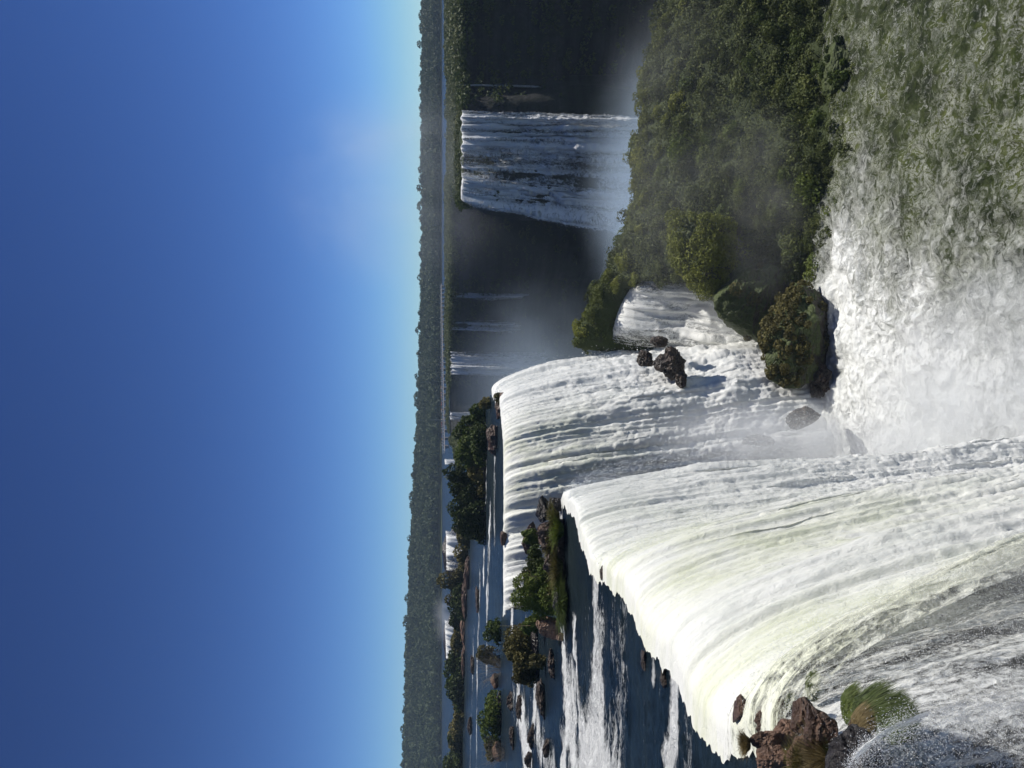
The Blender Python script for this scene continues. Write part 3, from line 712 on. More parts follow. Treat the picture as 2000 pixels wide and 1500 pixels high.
for a in [(872, 907, 1135, 1185, 'leaf_brown', 'brownish bush between the two bushes nearest the white cascade'), (876, 906, 1190, 1230, 'leaf_dark', 'small dark bush joining the olive scrub of the long far islet'), (876, 905, 1238, 1285, 'leaf_brown', 'brown-green bush in the middle of the long far islet'),
          (866, 905, 1300, 1345, 'leaf_bright', 'lighter green bush on the long far islet'), (880, 905, 1355, 1400, 'leaf_brown', 'low brown bush at the near end of the long far islet'), (870, 903, 1428, 1475, 'leaf_dark', 'dark bush in the middle of the last far islet')]:
    B(a[0], a[1], a[2], a[3], M[a[4]], a[5], blobs=14)
B(1000, 1050, 1200, 1240, M['leaf_bright'], 'green shrub linking the front island with the middle islet', Y=56, blobs=12)
B(1050, 1104, 1125, 1190, M['leaf_brown'], 'olive lower bush at the side of the big open green bush', Y=48.2, blobs=14)
def twigs(x0, x1, y0, y1, label, n=70, r=.012):
    yc = (y0 + y1) / 2; p = at_z(x1, yc, ZU); u = p[1] / F
    segs = []; ww = (y1 - y0) * u / 2; hh = (x1 - x0) * u
    for _ in range(n):
        a = RNG.uniform(-1, 1); b = np.array([a * ww * .35, RNG.uniform(-.6, .6), 0]); t = np.array([a * ww + RNG.normal() * .15 * ww, RNG.uniform(-1, 1) * ww * .6, hh * RNG.uniform(.5, 1)])
        q = np.linspace(0, 1, 5)[:, None]; m = (b + t) / 2 + RNG.normal(size=3) * .1 * hh
        P = b * (1 - q) ** 2 + 2 * m * q * (1 - q) + t * q * q; segs.append((P, r * (1 - .7 * q[:, 0])))
        for _k in range(3):
            j = RNG.randint(1, 5); e = P[j] + RNG.normal(size=3) * hh * .16; segs.append((np.linspace(P[j], e, 3), [r * .6, r * .45, r * .3]))
    V, Q = tubes(segs, 3); o = mesh('shrub', V, Q, {'tone': RNG.rand(len(V))}, mat=M['twig']); o.location = tuple(p)
    return tag(o, label, 'shrub')
twigs(922, 978, 1262, 1345, 'leafless grey shrub beside the big brown-green bush')
twigs(934, 985, 1440, 1500, 'leafless reddish shrub by the tan rock', 50)

# front island
FI = at_z(1110, 1080, ZU)
def fi(x, y, wp, hp, mt, lb, Y, depth=.9, **k): return rock_px(x, y, wp, hp, M[mt], lb, Y=Y, depth=depth, **k)
fi(1107, 1052, 70, 66, 'rock', 'large brown rock of the front island, fringed with grass', 47.5, depth=.6)
fi(1108, 1100, 78, 48, 'rock', 'brown blocky rock under the grass of the front island', 47.2, depth=.6)
fi(1098, 985, 28, 30, 'rock_wet', 'black wet rock at the tip of the front island', 48.5)
fi(1070, 1000, 40, 22, 'rock_wet', 'wet dark rock behind the tip of the front island', 54)
fi(1112, 1180, 90, 30, 'rock_wet', 'dark shadowed rock under the bright tussock', 46.5, depth=.5)  # black colour on this brown rock paints the shade under the tussock
fi(1085, 1228, 36, 34, 'rock_tan', 'smooth tan boulder beside the front island bush', 49)
fi(1098, 1246, 16, 12, 'rock_tan', 'small tan stone in front of the smooth boulder', 47.5)
fi(1044, 1062, 60, 26, 'rock', 'flat brown rock at the back of the front island', 62, depth=.6)
B(1000, 1098, 1095, 1205, M['leaf_bright'], 'big open green bush in the middle of the front island', Y=49, blobs=28, rad=.26, dens=1.1, stems=9)
B(1012, 1060, 1075, 1125, M['leaf_dark'], 'dark leafy bush at the back of the front island', Y=52, blobs=14)
B(1016, 1048, 1035, 1062, M['leaf_bright'], 'bright green cushion plant on the flat brown rock', Y=60, blobs=10, rad=.4)
def tuft_px(x, y, wpx, hpx, n, mat, label, z=None, Y=None, blade_px=1.3, lean=(0, 0), curl=.5, depth=.8, **k):
    p = at_z(x, y, z) if z is not None else at_Y(x, y, Y); u = p[1] / F
    return tuft('grass_tuft', tuple(p), n, wpx * u / 2, wpx * u / 2 * depth, hpx * u, mat, label, lean=lean, blade=blade_px * u, curl=curl, **k)
tuft_px(1092, 1012, 46, 34, 900, M['leaf_brown'], 'brown-green grass tussock near the tip of the front island', Y=47.6)
tuft_px(1100, 1035, 40, 40, 800, M['leaf_bright'], 'green grass hanging over the large brown rock', Y=47)
tuft_px(1078, 1062, 60, 26, 900, M['leaf_brown'], 'olive grass crest on top of the large brown rock', Y=48)
tuft_px(1098, 1108, 50, 40, 900, M['leaf_brown'], 'brownish grass between the rocks of the front island', Y=47)
tuft_px(1109, 1175, 62, 44, 2200, M['grass'], 'round bright green tussock at the water edge of the front island', Y=46.5, curl=.8)
tuft_px(1102, 1150, 40, 34, 900, M['leaf_bright'], 'green grass under the big open bush', Y=46.8)

# thin pale reed
p0 = at_Y(1036, 1222, 50.5); segs = [(np.array([p0, p0 + [0, 0, 1.0], p0 + [.05, 0, 2.1]]), [.02, .015, .01])]
V, Q = tubes(segs); tag(mesh('reed', V, Q, {'tone': np.full(len(V), .9)}, mat=M['dry']), 'single thin pale reed standing above the middle islet', 'reed')

# ================================================================ near rocks with grass
def nr(x, y, wp, hp, mt, lb, Y, depth=.9, **k): return rock_px(x, y, wp, hp, M[mt], lb, Y=Y, depth=depth, **k)
nr(1530, 1415, 90, 46, 'rock', 'wet brown rock behind the near boulders, water running over it', 18.0, sub=6, rough=.2)
nr(1512, 1452, 44, 40, 'rock_tan', 'tall red-brown boulder nearest the dark water', 16.6, sub=6)
nr(1552, 1440, 56, 44, 'rock_tan', 'red-brown boulder with a broken dark side', 16.6, sub=6)
nr(1530, 1490, 56, 50, 'rock_tan', 'red-brown boulder partly behind the dry grass', 16.1, sub=6)
nr(1585, 1412, 70, 34, 'rock', 'flat brown slab above the green grass mound', 16.2, depth=1.0, sub=6)
nr(1625, 1440, 84, 52, 'rock', 'dark brown rock face beside the green grass mound', 15.2, sub=6)
nr(1590, 1480, 70, 50, 'rock_tan', 'brown boulder in the middle of the grass', 15.7, sub=6)
nr(1700, 1500, 120, 70, 'rock_wet', 'wet black rock under the splashing water', 13.8, sub=6)
nr(1700, 1445, 90, 24, 'rock', 'wet rock hidden under the green grass mound', 14.4, depth=1, sub=6)
nr(1455, 1392, 50, 18, 'rock', 'black rock under the thin water beside the curtain', 19.5, sub=6)
tuft_px(1463, 1452, 42, 24, 1500, M['dry'], 'small round spiky tuft on the red-brown boulder', Y=16.8, curl=.35, blade_px=.9)
tuft_px(1625, 1482, 60, 74, 1800, M['dry'], 'tall dry straw grass with seed heads among the boulders', Y=15.2, curl=.25, blade_px=1.0)
tuft_px(1572, 1492, 56, 46, 1300, M['leaf_brown'], 'mixed olive and dry grass beside the boulder', Y=15.7, curl=.4, blade_px=1.0)
tuft_px(1640, 1502, 60, 44, 1300, M['grass'], 'green grass at the foot of the dry straw', Y=14.9, curl=.4, blade_px=1.1)
tuft_px(1690, 1408, 140, 44, 9000, M['grass'], 'large combed-down green grass mound beside the splashing water', Y=14.6, lean=(.95, -.75), curl=.7, droop=2.3, blade_px=.9, depth=1.2)
tuft_px(1655, 1390, 100, 30, 4500, M['grass'], 'green grass joining the mound to the brown slab', Y=15.4, lean=(.9, -.6), curl=.6, droop=2.0, blade_px=.9)
tuft_px(1735, 1425, 110, 34, 6000, M['grass'], 'lower skirt of the green mound, hanging over the water', Y=14.0, lean=(.9, -.7), curl=.6, droop=2.5, blade_px=.9)
tuft_px(1540, 1376, 44, 24, 1800, M['grass'], 'bright green tuft on the wet brown rock', Y=17.9, lean=(.3, -.2), curl=.5, droop=1.8)
tuft_px(1580, 1345, 90, 20, 2600, M['grass'], 'drenched grass seen through the veil of drops', Y=17.2, lean=(.4, -.3), curl=.6, droop=2.2, depth=.5)

tuft_px(1675, 1425, 90, 34, 2500, M['dry'], 'straw-coloured edge of the green grass mound', Y=14.5, lean=(.8, -.5), curl=.6, droop=1.9, blade_px=.8)
for (x, y, w_, h_, Y, lb) in [(1745, 1390, 70, 26, 14.4, 'trailing grass at the far tip of the mound'), (1770, 1408, 60, 22, 14.0, 'wet grass tip dipping into the splashing stream'), (1650, 1376, 60, 20, 15.4, 'thin grass between the mound and the veil')]:
    tuft_px(x, y, w_, h_, 1800, M['grass'], lb, Y=Y, lean=(.9, -.6), curl=.6, droop=2.2, blade_px=.9)
for (x, y, wp, hp, lb) in [
                           (1300, 1330, 30, 7, 'dark rock just breaking the surface behind the lip'), (1262, 1290, 30, 7, 'dark rock in the smooth water behind the lip'), (1180, 1120, 26, 7, 'dark rock breaking the surface near the front island')]:
    rock_px(x, y, wp, hp, M['rock_soak'], lb, depth=.7, rough=.4, cuts=14)
# near corner splash water
cr = np.array([at_Y(a, b, Yv) for a, b, Yv in [(1640, 1560, 13.6), (1655, 1505, 13.5), (1680, 1470, 13.3), (1715, 1445, 13.1)]])
fall('waterfall', cr[:4], np.tile([0.9, -0.6], (4, 1)), np.array([1.4, 1.7, 2.0, 2.2]), -20, 0.05, 'splashing stream pouring over the wet black rock beside the grass mound', M['falls'], lump=0.25, thin=np.array([.75, .8, .75, .8]), lip=.3, seed=25)

# ================================================================ bank bushes
protos = []
rs = np.random.RandomState(3)
for k in range(8):
    P, N, t = crown_pts(1500, rs, 16 + k, .33)
    V, Q, T = leaves(P, N, .085, rs, t)
    m_ = mesh('bush', V, Q, {'tone': T}, smooth=False, mat=M['leaf_slope'] if k not in (2, 5) else M['leaf_bright'])
    protos.append(m_)
pts = []
tries = 0
while len(pts) < 285 and tries < 40000:
    tries += 1
    X = rs.uniform(5, 60) ; Y = rs.uniform(74, 108)
    u = (Y - shore_y(X)) / (102 - shore_y(X))
    if u < .0 + .10 * rs.rand() or u > 1.15: continue
    lm = 4 + 8 * float(sst(104, 99.5, Y))
    if X < lm + .8: continue
    r = rs.uniform(1.2, 2.6) * (1.0 if u < .9 else 1.15)
    if any((X - a) ** 2 + (Y - b) ** 2 < (0.62 * (r + c)) ** 2 for a, b, c in pts): continue
    pts.append((X, Y, r))
pts = sorted(pts, key=lambda q: q[1])
for i, (X, Y, r) in enumerate(pts):
    z = float(bank_z(np.array(X), np.array(Y)))
    k = i % 8
    if i < 8: o = protos[i]
    else: o = protos[k].copy(); COL.objects.link(o)
    o.location = (X, Y, z - .25 * r); o.rotation_euler = (0, 0, rs.uniform(0, 6.28)); o.scale = (r, r, r * rs.uniform(.65, 1.15))
    uu = (Y - shore_y(X)) / (102 - shore_y(X)); zn = (['low by the water', 'halfway up', 'along the sunlit top'][0 if uu < .38 else 1 if uu < .8 else 2], ['next to the mossy knoll', 'in the middle', 'toward the picture edge'][0 if X < 20 else 1 if X < 34 else 2])
    o.material_slots[0].link = 'OBJECT'; o.material_slots[0].material = M['leaf_top'] if zn[0][0] == 'a' and k % 3 else M['leaf_slope'] if k not in (2, 5) else M['leaf_bright']  # bushes along the top take lighter leaves: sunlight put into the colour
    tag(o, 'rounded green bush %s of the steep bank, %s' % zn, 'bush', 'bushes %s of the bank, %s' % zn)

_k = rs.choice(BX.size, 5200, p=(lambda q: q / q.sum())(((BZ.ravel() > ZL + .6) & (BY.ravel() < 107) & (BX.ravel() < 66) & (BX.ravel() > 5)).astype(float)))
BC = np.c_[BX.ravel()[_k], BY.ravel()[_k], BZ.ravel()[_k]]
def mossy(x, y, Y, size, label, nb, mat, seed):
    rs = np.random.RandomState(seed); p = at_Y(x, y, Y)
    V, Fc = rock_geo(rs, size, 6, 20, .12, seed)
    o = mesh('mossy_boulder', V, Fc, smooth=False, mat=M['rock_moss']); o.location = tuple(p); tag(o, label, 'boulder')
    # plants rooted on its upper skin
    N = V / (np.asarray(size) ** 2); N /= np.linalg.norm(N, axis=1)[:, None]
    ok = np.where((N[:, 2] > -0.05) | (rs.rand(len(V)) < .1))[0]
    c = V[rs.choice(ok, nb)]; rr = rs.uniform(.4, 1.0, nb) * min(size) * .24
    nl = 170
    k = np.repeat(np.arange(nb), nl); d = unit(nb * nl, rs)
    P = c[k] + d * rr[k][:, None] * rs.uniform(.85, 1.05, (nb * nl, 1))
    Vl, Ql, T = leaves(P, d, .21, rs, rs.rand(nb)[k] * .6 + rs.rand(nb * nl) * .4)
    mesh('foliage', Vl, Ql, {'tone': T}, smooth=False, mat=mat, parent=o)
    return o
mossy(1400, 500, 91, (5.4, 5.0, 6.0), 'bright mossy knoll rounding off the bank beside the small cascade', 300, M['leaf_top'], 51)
mossy(1475, 575, 88, (5.2, 4.2, 4.6), 'grey boulder half lost in mist between the mossy knoll and the dark boulder', 6, M['leaf_brown'], 52)
mossy(1560, 648, 80.5, (5.0, 3.0, 4.0), 'big dark mossy boulder standing in the white water', 150, M['leaf_brown'], 53)
mossy(1560, 500, 85, (3.2, 2.8, 3.0), 'dark bushy rock above the big boulder, white water around it', 34, M['leaf_slope'], 54)
mossy(1640, 130, 77, (2.8, 2.4, 2.2), 'small mossy rock at the edge of the green river', 22, M['leaf_bright'], 55)
def ridge_bush():
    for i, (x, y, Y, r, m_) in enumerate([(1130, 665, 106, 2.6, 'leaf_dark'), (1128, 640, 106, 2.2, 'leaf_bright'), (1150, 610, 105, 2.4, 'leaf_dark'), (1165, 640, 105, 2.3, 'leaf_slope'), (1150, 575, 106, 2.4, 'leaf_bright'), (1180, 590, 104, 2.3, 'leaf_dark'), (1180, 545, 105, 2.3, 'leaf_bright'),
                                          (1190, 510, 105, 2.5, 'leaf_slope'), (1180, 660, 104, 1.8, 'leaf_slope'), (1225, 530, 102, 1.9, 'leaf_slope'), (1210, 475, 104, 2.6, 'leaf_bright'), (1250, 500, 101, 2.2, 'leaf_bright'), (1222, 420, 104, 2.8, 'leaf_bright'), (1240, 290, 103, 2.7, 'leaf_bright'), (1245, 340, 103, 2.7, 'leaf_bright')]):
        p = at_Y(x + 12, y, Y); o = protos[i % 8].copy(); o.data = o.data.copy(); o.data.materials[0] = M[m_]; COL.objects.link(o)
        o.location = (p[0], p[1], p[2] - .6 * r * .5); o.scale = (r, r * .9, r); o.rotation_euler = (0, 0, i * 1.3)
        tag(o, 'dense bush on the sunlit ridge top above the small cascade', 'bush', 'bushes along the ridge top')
ridge_bush()
# wet rocks in the falling water
def wet(x, y, Y, size, label, seed): return rock('rock', tuple(at_Y(x, y, Y)), size, M['rock_soak'], label, sub=5, rough=.38, cuts=14)
wet(1312, 708, 85.6, (1.7, 1.2, 1.7), 'black rock with white rills between the back fall and the small cascade', 61)
wet(1262, 702, 87, (.9, .8, .8), 'small black rock poking out of the foam by the small cascade', 62)
wet(1478, 858, 76.2, (.6, 1.2, 1.6), 'thin dark streak of rock showing in the back fall foot', 63)
wet(1565, 815, 74.6, (.9, 1.4, 1.5), 'jagged dark rock in the foam below the big boulder', 64)
wet(1600, 745, 79.5, (1.6, 1.6, .9), 'dark drenched rock foot of the big boulder', 65)
wet(1288, 668, 88.5, (.7, .8, 1.0), 'small brown rock above the black rock with white rills', 67)
wet(1330, 742, 84.6, (.8, .8, .7), 'small brown rock below the black rock with white rills', 68)
wet(1590, 455, 85, (1.6, 1.5, 1.6), 'dark rock beside white water on the bank', 66)

# ================================================================ far land
def clumps(name, C, r, nl, leaf, mat, seed, squash=.8, kind='stuff', label=None, cat=None):
    rs = np.random.RandomState(seed); n = len(C); k = np.repeat(np.arange(n), nl); d = unit(n * nl, rs); d[:, 2] = np.abs(d[:, 2]) * 1.1 - .2
    bump_ = rs.uniform(.72, 1.08, n * nl)
    P = C[k] + d * (r[k] * bump_)[:, None] * np.array([1, 1, squash])
    V, Q, T = leaves(P, d, 1.0, rs, rs.rand(n)[k] * .7 + rs.rand(n * nl) * .3)
    # leaves() used unit size: scale each leaf about its own centre
    c = P.repeat(4, 0); V = c + (V - c) * (leaf * r[k]).repeat(4)[:, None]
    return tag(mesh(name, V, Q, {'tone': T}, smooth=False, mat=mat), label, cat, kind=kind)
clumps('undergrowth', BC, np.random.RandomState(2).uniform(.3, .8, len(BC)), 26, .3, M['leaf_slope'], 4, .7, label='low plants covering the steep bank between its bushes', cat='undergrowth')
rs = np.random.RandomState(5)
C = []
for Yr in np.arange(846, 1040, 7.5):
    a = np.arange(-.56, .54, 6.6 / Yr); a = a + rs.uniform(-.4, .4, len(a)) * 6.6 / Yr
    Y = Yr + rs.uniform(-3, 3, len(a)); X = a * Y
    z = ZU - 1 + hill(X, Y); hgt = rs.uniform(5.5, 11, len(a)) * (1 + .45 * (rs.rand(len(a)) < .07))
    C.append(np.c_[X, Y, z + hgt])
    C.append(np.c_[X + 3, Y - 3, z + hgt * .45])
C = np.concatenate(C)
clumps('forest', C, rs.uniform(2.8, 6.0, len(C)), 60, .36, M['leaf_far'], 6, .85, label='dark unbroken forest on the far river shore', cat='forest')
def far_tree(x, y, Y, label, r=3.5):
    p = at_Y(x, y, Y); e = empty('tree', (p[0], p[1], p[2] - 14), label, 'tree')
    V, Q = tubes([(np.array([[0, 0, 0], [.2, 0, 8], [0, 0, 13.5]]), [.4, .3, .12])]); mesh('trunk', V, Q, {'tone': np.full(len(V), .4)}, mat=M['bark'], parent=e)
    o = foliage_mesh('crown', 700, RNG, 9, .45, (r, r, r * .9), 1.2, M['leaf_far'], e); o.location = (0, 0, 11.5)
far_tree(820, 497, 1020, 'rounded tree top standing above the far forest beyond the misty wall', 5)
far_tree(810, 931, 1020, 'thin bare-topped tree poking out of the far forest', 2.2)
far_tree(806, 1102, 1010, 'tree top bulging from the far forest ridge', 3.5)
# scrub on the land behind the canyon wall
C = []
while len(C) < 2600:
    X = rs.uniform(-26, 250); Y = rs.uniform(219, 424)
    if inside(canyon, np.array(X), np.array(Y)) or (X / Y > .62): continue
    if abs(X / Y - .30) < .03 and Y < 230: continue
    hgt = rs.uniform(.6, 1.6) * (1 + 1.2 * (X / Y > .40)); C.append((X, Y, ZU + hgt * .3))
C = np.array(C)
clumps('undergrowth', C, rs.uniform(1.0, 2.6, len(C)) * np.where(C[:, 0] / C[:, 1] > .4, 1.4, .8), 60, .28, M['leaf_island'], 8, .62, label='sunlit scrub along the top of the far canyon wall', cat='scrub')
C = np.c_[rs.uniform(-.05, .6, 1800), rs.uniform(430, 560, 1800), np.full(1800, ZU)]; C = C[(fbm(v3(C[:, 0] * 14, C[:, 1] * .02, 0), 3) > -.02)]; C[:, 0] *= C[:, 1]
clumps('scrub', C, rs.uniform(1.2, 3.2, len(C)), 40, .3, M['leaf_island'], 9, .45, label='low green islets of scrub in the river beyond the far falls', cat='scrub')
# fringe and growth on the canyon wall itself
Pw, sw = tess(rim[nf + 6 + len(back) + 8:-3], 1.2)
n = 2600; k = rs.randint(0, len(Pw), n); z = ZU - 2 - 62 * rs.rand(n) ** 1.6
k[:700] = rs.randint(0, len(Pw), 700); z[:700] = ZU - 1.5 * rs.rand(700)
keep = ~((Pw[k, 1] < 224) & (Pw[k, 0] > 54) & (Pw[k, 0] < 79.5))
C = np.c_[Pw[k, 0], Pw[k, 1] - .8 - .05 * (ZU - z), z][keep]
clumps('wall_foliage', C, rs.uniform(1.0, 2.6, len(C)), 45, .3, M['leaf_dark'], 10, .8, label='dark plants clinging to the shaded canyon wall', cat='foliage')

# cascades of the distant upper river
def ledge(x, y, wp, hp, Y, label): return rock_px(x, y, wp, hp, M['rock_wet'], label, Y=Y, depth=.35)
rk = at_Y(873, 1075, 216); rock('rock', (rk[0], rk[1] + 4, -8), (9.5, 4.5, 4.4), M['rock_wet'], 'dark ledge carrying the white cascade beyond the big island', cuts=10)
c = np.array([at_Y(a, b, Yv) for a, b, Yv in [(871, 1028, 213), (872, 1050, 212), (872, 1080, 212), (873, 1122, 212)]])
fall('waterfall', c, np.tile([.1, -1.0], (4, 1)), np.full(4, 2.6), ZU - .2, .35, 'short wide white cascade seen past the end of the big island', M['falls'], lump=.9, thin=np.array([.9, .35, .4, .8]), seed=31, ragged=3, fade=.12)
rk = at_Y(871, 1250, 292); rock('rock', (rk[0], rk[1] + 4, -8), (11, 4.5, 3.6), M['rock_wet'], 'dark ledge carrying the farthest white cascade', cuts=10)
c = np.array([at_Y(a, b, Yv) for a, b, Yv in [(869, 1205, 288), (870, 1230, 287), (871, 1260, 287), (872, 1292, 287)]])
fall('waterfall', c, np.tile([0, -1.0], (4, 1)), np.full(4, 2.2), ZU - .2, .45, 'thin far cascade smoking with mist above the long far islet', M['falls'], lump=.8, thin=np.array([.9, .3, .3, .8]), seed=32, ragged=3, fade=.12)
c = np.array([at_Y(a, b, Yv) for a, b, Yv in [(869, 894, 300), (869, 902, 300), (870, 910, 300)]])
fall('waterfall', c, np.tile([0, -1.0], (3, 1)), np.full(3, 2.0), ZU - .2, .4, 'tiny white cascade peeping over the sunlit trees of the big island', M['falls'], lump=.5, thin=.4, seed=33, fade=.3, ragged=2)

# ================================================================ far walkway with visitors
A_, B_ = at_Y(863.0, 556, 640), at_Y(868.5, 884, 440); A_[2] = B_[2] = ZU + 2.1
dv = (B_ - A_); Lw = np.linalg.norm(dv); dv /= Lw; sd_ = np.array([dv[1], -dv[0], 0])
M['concrete'] = plain('pale walkway', (.42, .38, .35)); M['steel'] = plain('galvanised rail', (.5, .5, .5), .4, .6)
wk = empty('footbridge', tuple(A_), 'long pale walkway on posts far across the upper river', 'footbridge')
def box_geo(c, ax, ay, az):
    c = np.array(c); s = np.array([[a, b, d] for d in (-1, 1) for b in (-1, 1) for a in (-1, 1)], float)
    V = c + s[:, :1] * ax + s[:, 1:2] * ay + s[:, 2:] * az
    return V, np.array([[0, 2, 3, 1], [4, 5, 7, 6], [0, 1, 5, 4], [2, 6, 7, 3], [0, 4, 6, 2], [1, 3, 7, 5]])
def boxes(name, L, mat, parent=None):
    Vs, Qs = [], []; o = 0
    for b in L: V, Q = box_geo(*b); Vs.append(V); Qs.append(Q + o); o += 8
    return mesh(name, np.concatenate(Vs), np.concatenate(Qs), smooth=False, mat=mat, parent=parent)
UP = np.array([0, 0, 1.0])
boxes('deck', [(dv * Lw / 2, dv * Lw / 2, sd_ * 1.1, UP * .14)], M['concrete'], wk)
for sgn in (-1, 1):
    L = [(dv * Lw / 2 + sd_ * sgn * 1.0 + UP * hz, dv * Lw / 2, sd_ * .03, UP * .035) for hz in (1.15, .7)]
    L += [(dv * t + sd_ * sgn * 1.0 + UP * .65, dv * .04, sd_ * .04, UP * .5) for t in np.arange(1, Lw, 3.0)]
    boxes('railing', L, M['steel'], wk)
pm = None
for t in np.arange(4, Lw, 8.0):
    if pm is None: pm = boxes('post', [((0, 0, -1.35), dv * .18, sd_ * 1.0, UP * 1.2)], M['concrete'], wk); q = pm
    else: q = pm.copy(); COL.objects.link(q); q.parent = wk
    q.location = tuple(dv * t)
pl = at_Y(866, 820, 470); pl[2] = ZU + 2.2
V, Q = tubes([(np.array([[0, 0, 0], [0, 0, 4], [0, 0, 8.5]]), [.12, .09, .06])], 8)
o = mesh('pole', V, Q, mat=M['steel']); o.location = tuple(pl); tag(o, 'thin white pole rising from the crowded far walkway', 'pole')

def person_mesh():
    me = bpy.data.meshes.new('person'); bm = bmesh.new()
    pt = {'pel': (0, 0, .95), 'wai': (0, 0, 1.1), 'che': (0, 0, 1.35), 'nek': (0, 0, 1.5), 'hed': (0, -.01, 1.6), 'top': (0, 0, 1.70),
          'hl': (-.1, 0, .88), 'kl': (-.11, -.02, .5), 'al': (-.12, 0, .08), 'tl': (-.13, -.16, .04), 'hr': (.1, 0, .88), 'kr': (.11, -.03, .5), 'ar': (.12, 0, .08), 'tr': (.13, -.16, .04),
          'sl': (-.19, 0, 1.42), 'el': (-.26, .03, 1.15), 'wl': (-.24, -.12, .92), 'ml': (-.23, -.18, .84), 'sr': (.19, 0, 1.42), 'er': (.27, .02, 1.15), 'wr': (.22, -.2, 1.05), 'mr': (.2, -.27, 1.03)}
    rad = dict(pel=.15, wai=.135, che=.15, nek=.055, hed=.095, top=.08, hl=.09, kl=.06, al=.045, tl=.04, hr=.09, kr=.06, ar=.045, tr=.04, sl=.06, el=.045, wl=.032, ml=.04, sr=.06, er=.045, wr=.032, mr=.04)
    vv = {k: bm.verts.new(p) for k, p in pt.items()}
    for a, b in ['pel wai', 'wai che', 'che nek', 'nek hed', 'hed top', 'pel hl', 'hl kl', 'kl al', 'al tl', 'pel hr', 'hr kr', 'kr ar', 'ar tr', 'che sl', 'sl el', 'el wl', 'wl ml', 'che sr', 'sr er', 'er wr', 'wr mr'] and [x.split() for x in ['pel wai', 'wai che', 'che nek', 'nek hed', 'hed top', 'pel hl', 'hl kl', 'kl al', 'al tl', 'pel hr', 'hr kr', 'kr ar', 'ar tr', 'che sl', 'sl el', 'el wl', 'wl ml', 'che sr', 'sr er', 'er wr', 'wr mr']]:
        bm.edges.new((vv[a], vv[b]))
    keys = list(pt); bm.verts.index_update(); bm.to_mesh(me); bm.free()
    ob = bpy.data.objects.new('person', me); COL.objects.link(ob)
    ob.modifiers.new('s', 'SKIN'); ob.modifiers.new('d', 'SUBSURF').levels = 1
    for i, k in enumerate(keys):
        me.skin_vertices[0].data[i].radius = (rad[k], rad[k] * (.75 if k in ('che', 'wai', 'pel') else 1)); me.skin_vertices[0].data[i].use_root = (k == 'pel')
    dg = bpy.context.evaluated_depsgraph_get(); m2 = bpy.data.meshes.new_from_object(ob.evaluated_get(dg)); bpy.data.objects.remove(ob)
    return m2
pmesh = person_mesh()
skin = plain('skin', (.42, .27, .19)); hair = plain('hair', (.04, .028, .02))
shirts = [('red', (.5, .05, .04)), ('white', (.75, .75, .73)), ('blue', (.07, .14, .4)), ('pink', (.7, .3, .36)), ('black', (.03, .03, .035)), ('yellow', (.65, .5, .1))]
trs = [(.05, .06, .1), (.12, .1, .08), (.25, .24, .22)]
pm_ = []
for i, (nm, c) in enumerate(shirts):
    m2 = pmesh.copy(); m2.materials.clear()
    for mm in (skin, plain(nm + ' cloth', c), plain('trousers', trs[i % 3]), hair): m2.materials.append(mm)
    for f in m2.polygons:
        z = f.center.z; x = abs(f.center.x)
        f.material_index = 3 if (z > 1.6 and f.center.y > -.02) or z > 1.68 else 0 if z > 1.5 else 1 if z > .98 and not (x > .2 and z < 1.15) else 0 if x > .19 else 2 if z > .1 else 3
    pm_.append(m2)
rs = np.random.RandomState(9)
ts = np.sort(np.r_[rs.uniform(.50, .9, 26), rs.uniform(.68, .97, 44), rs.uniform(.1, .5, 6)]) * Lw
for i, t in enumerate(ts):
    k = rs.randint(6); o = bpy.data.objects.new('person', pm_[k]); COL.objects.link(o)
    o.location = tuple(A_ + dv * t + sd_ * rs.uniform(-.8, .8) + UP * .14); o.rotation_euler = (0, 0, rs.uniform(0, 6.28))
    s = rs.uniform(.93, 1.05); o.scale = (s, s, s)
    tag(o, 'tiny visitor in a %s shirt on the far walkway' % shirts[k][0], 'person', 'visitors in %s shirts on the far walkway' % shirts[k][0])

# ================================================================ spray and mist
def drops(name, P, size, rs, label):
    n = len(P); base = np.array([[1, 1, 1], [-1, -1, 1], [-1, 1, -1], [1, -1, -1]], float) / 1.7
    q = unit(n, rs); ax = unit(n, rs)
    A = np.stack([q, np.cross(q, ax), np.cross(q, np.cross(q, ax))], 1); A /= np.linalg.norm(A, axis=2)[..., None] + 1e-9
    V = P[:, None] + (base[None] @ A) * np.asarray(size).reshape(-1, 1, 1)
    o = (np.arange(n) * 4)[:, None, None]; Q = (o + np.array([[0, 1, 2], [0, 3, 1], [0, 2, 3], [1, 3, 2]])[None]).reshape(-1, 3)
    return tag(mesh(name, V.reshape(-1, 3), Q, smooth=False, mat=M['drops']), label, 'spray', kind='stuff')
rs = np.random.RandomState(21)
# along the near veil and lips: drops launched from the crests
def ballistic(crest, out, v, n, jit, tmax, rs, up=0.4, back=0):
    P, s = tess(np.c_[crest, out, v], .1); k = rs.randint(0, len(P), n); t = rs.uniform(0, 1, n) ** .8 * tmax
    o = P[k, 3:5] / np.linalg.norm(P[k, 3:5], axis=1)[:, None]; vv = P[k, 5] + rs.normal(size=n) * .45
    vz = rs.normal(size=n) * up
    x = P[k, 0] + o[:, 0] * vv * t + rs.normal(size=n) * jit * (.1 + t); y = P[k, 1] + o[:, 1] * vv * t + rs.normal(size=n) * jit * (.1 + t)
    z = P[k, 2] + vz * t - G / 2 * t * t + .05 * rs.rand(n); return np.c_[x, y, z]
P1 = ballistic(front[:7], np.tile([1.0, .2], (7, 1)), np.array([1.2, 1.5, 1.8, 2.2, 2.5, 3.0, 3.3]), 90000, .35, 1.7, rs)
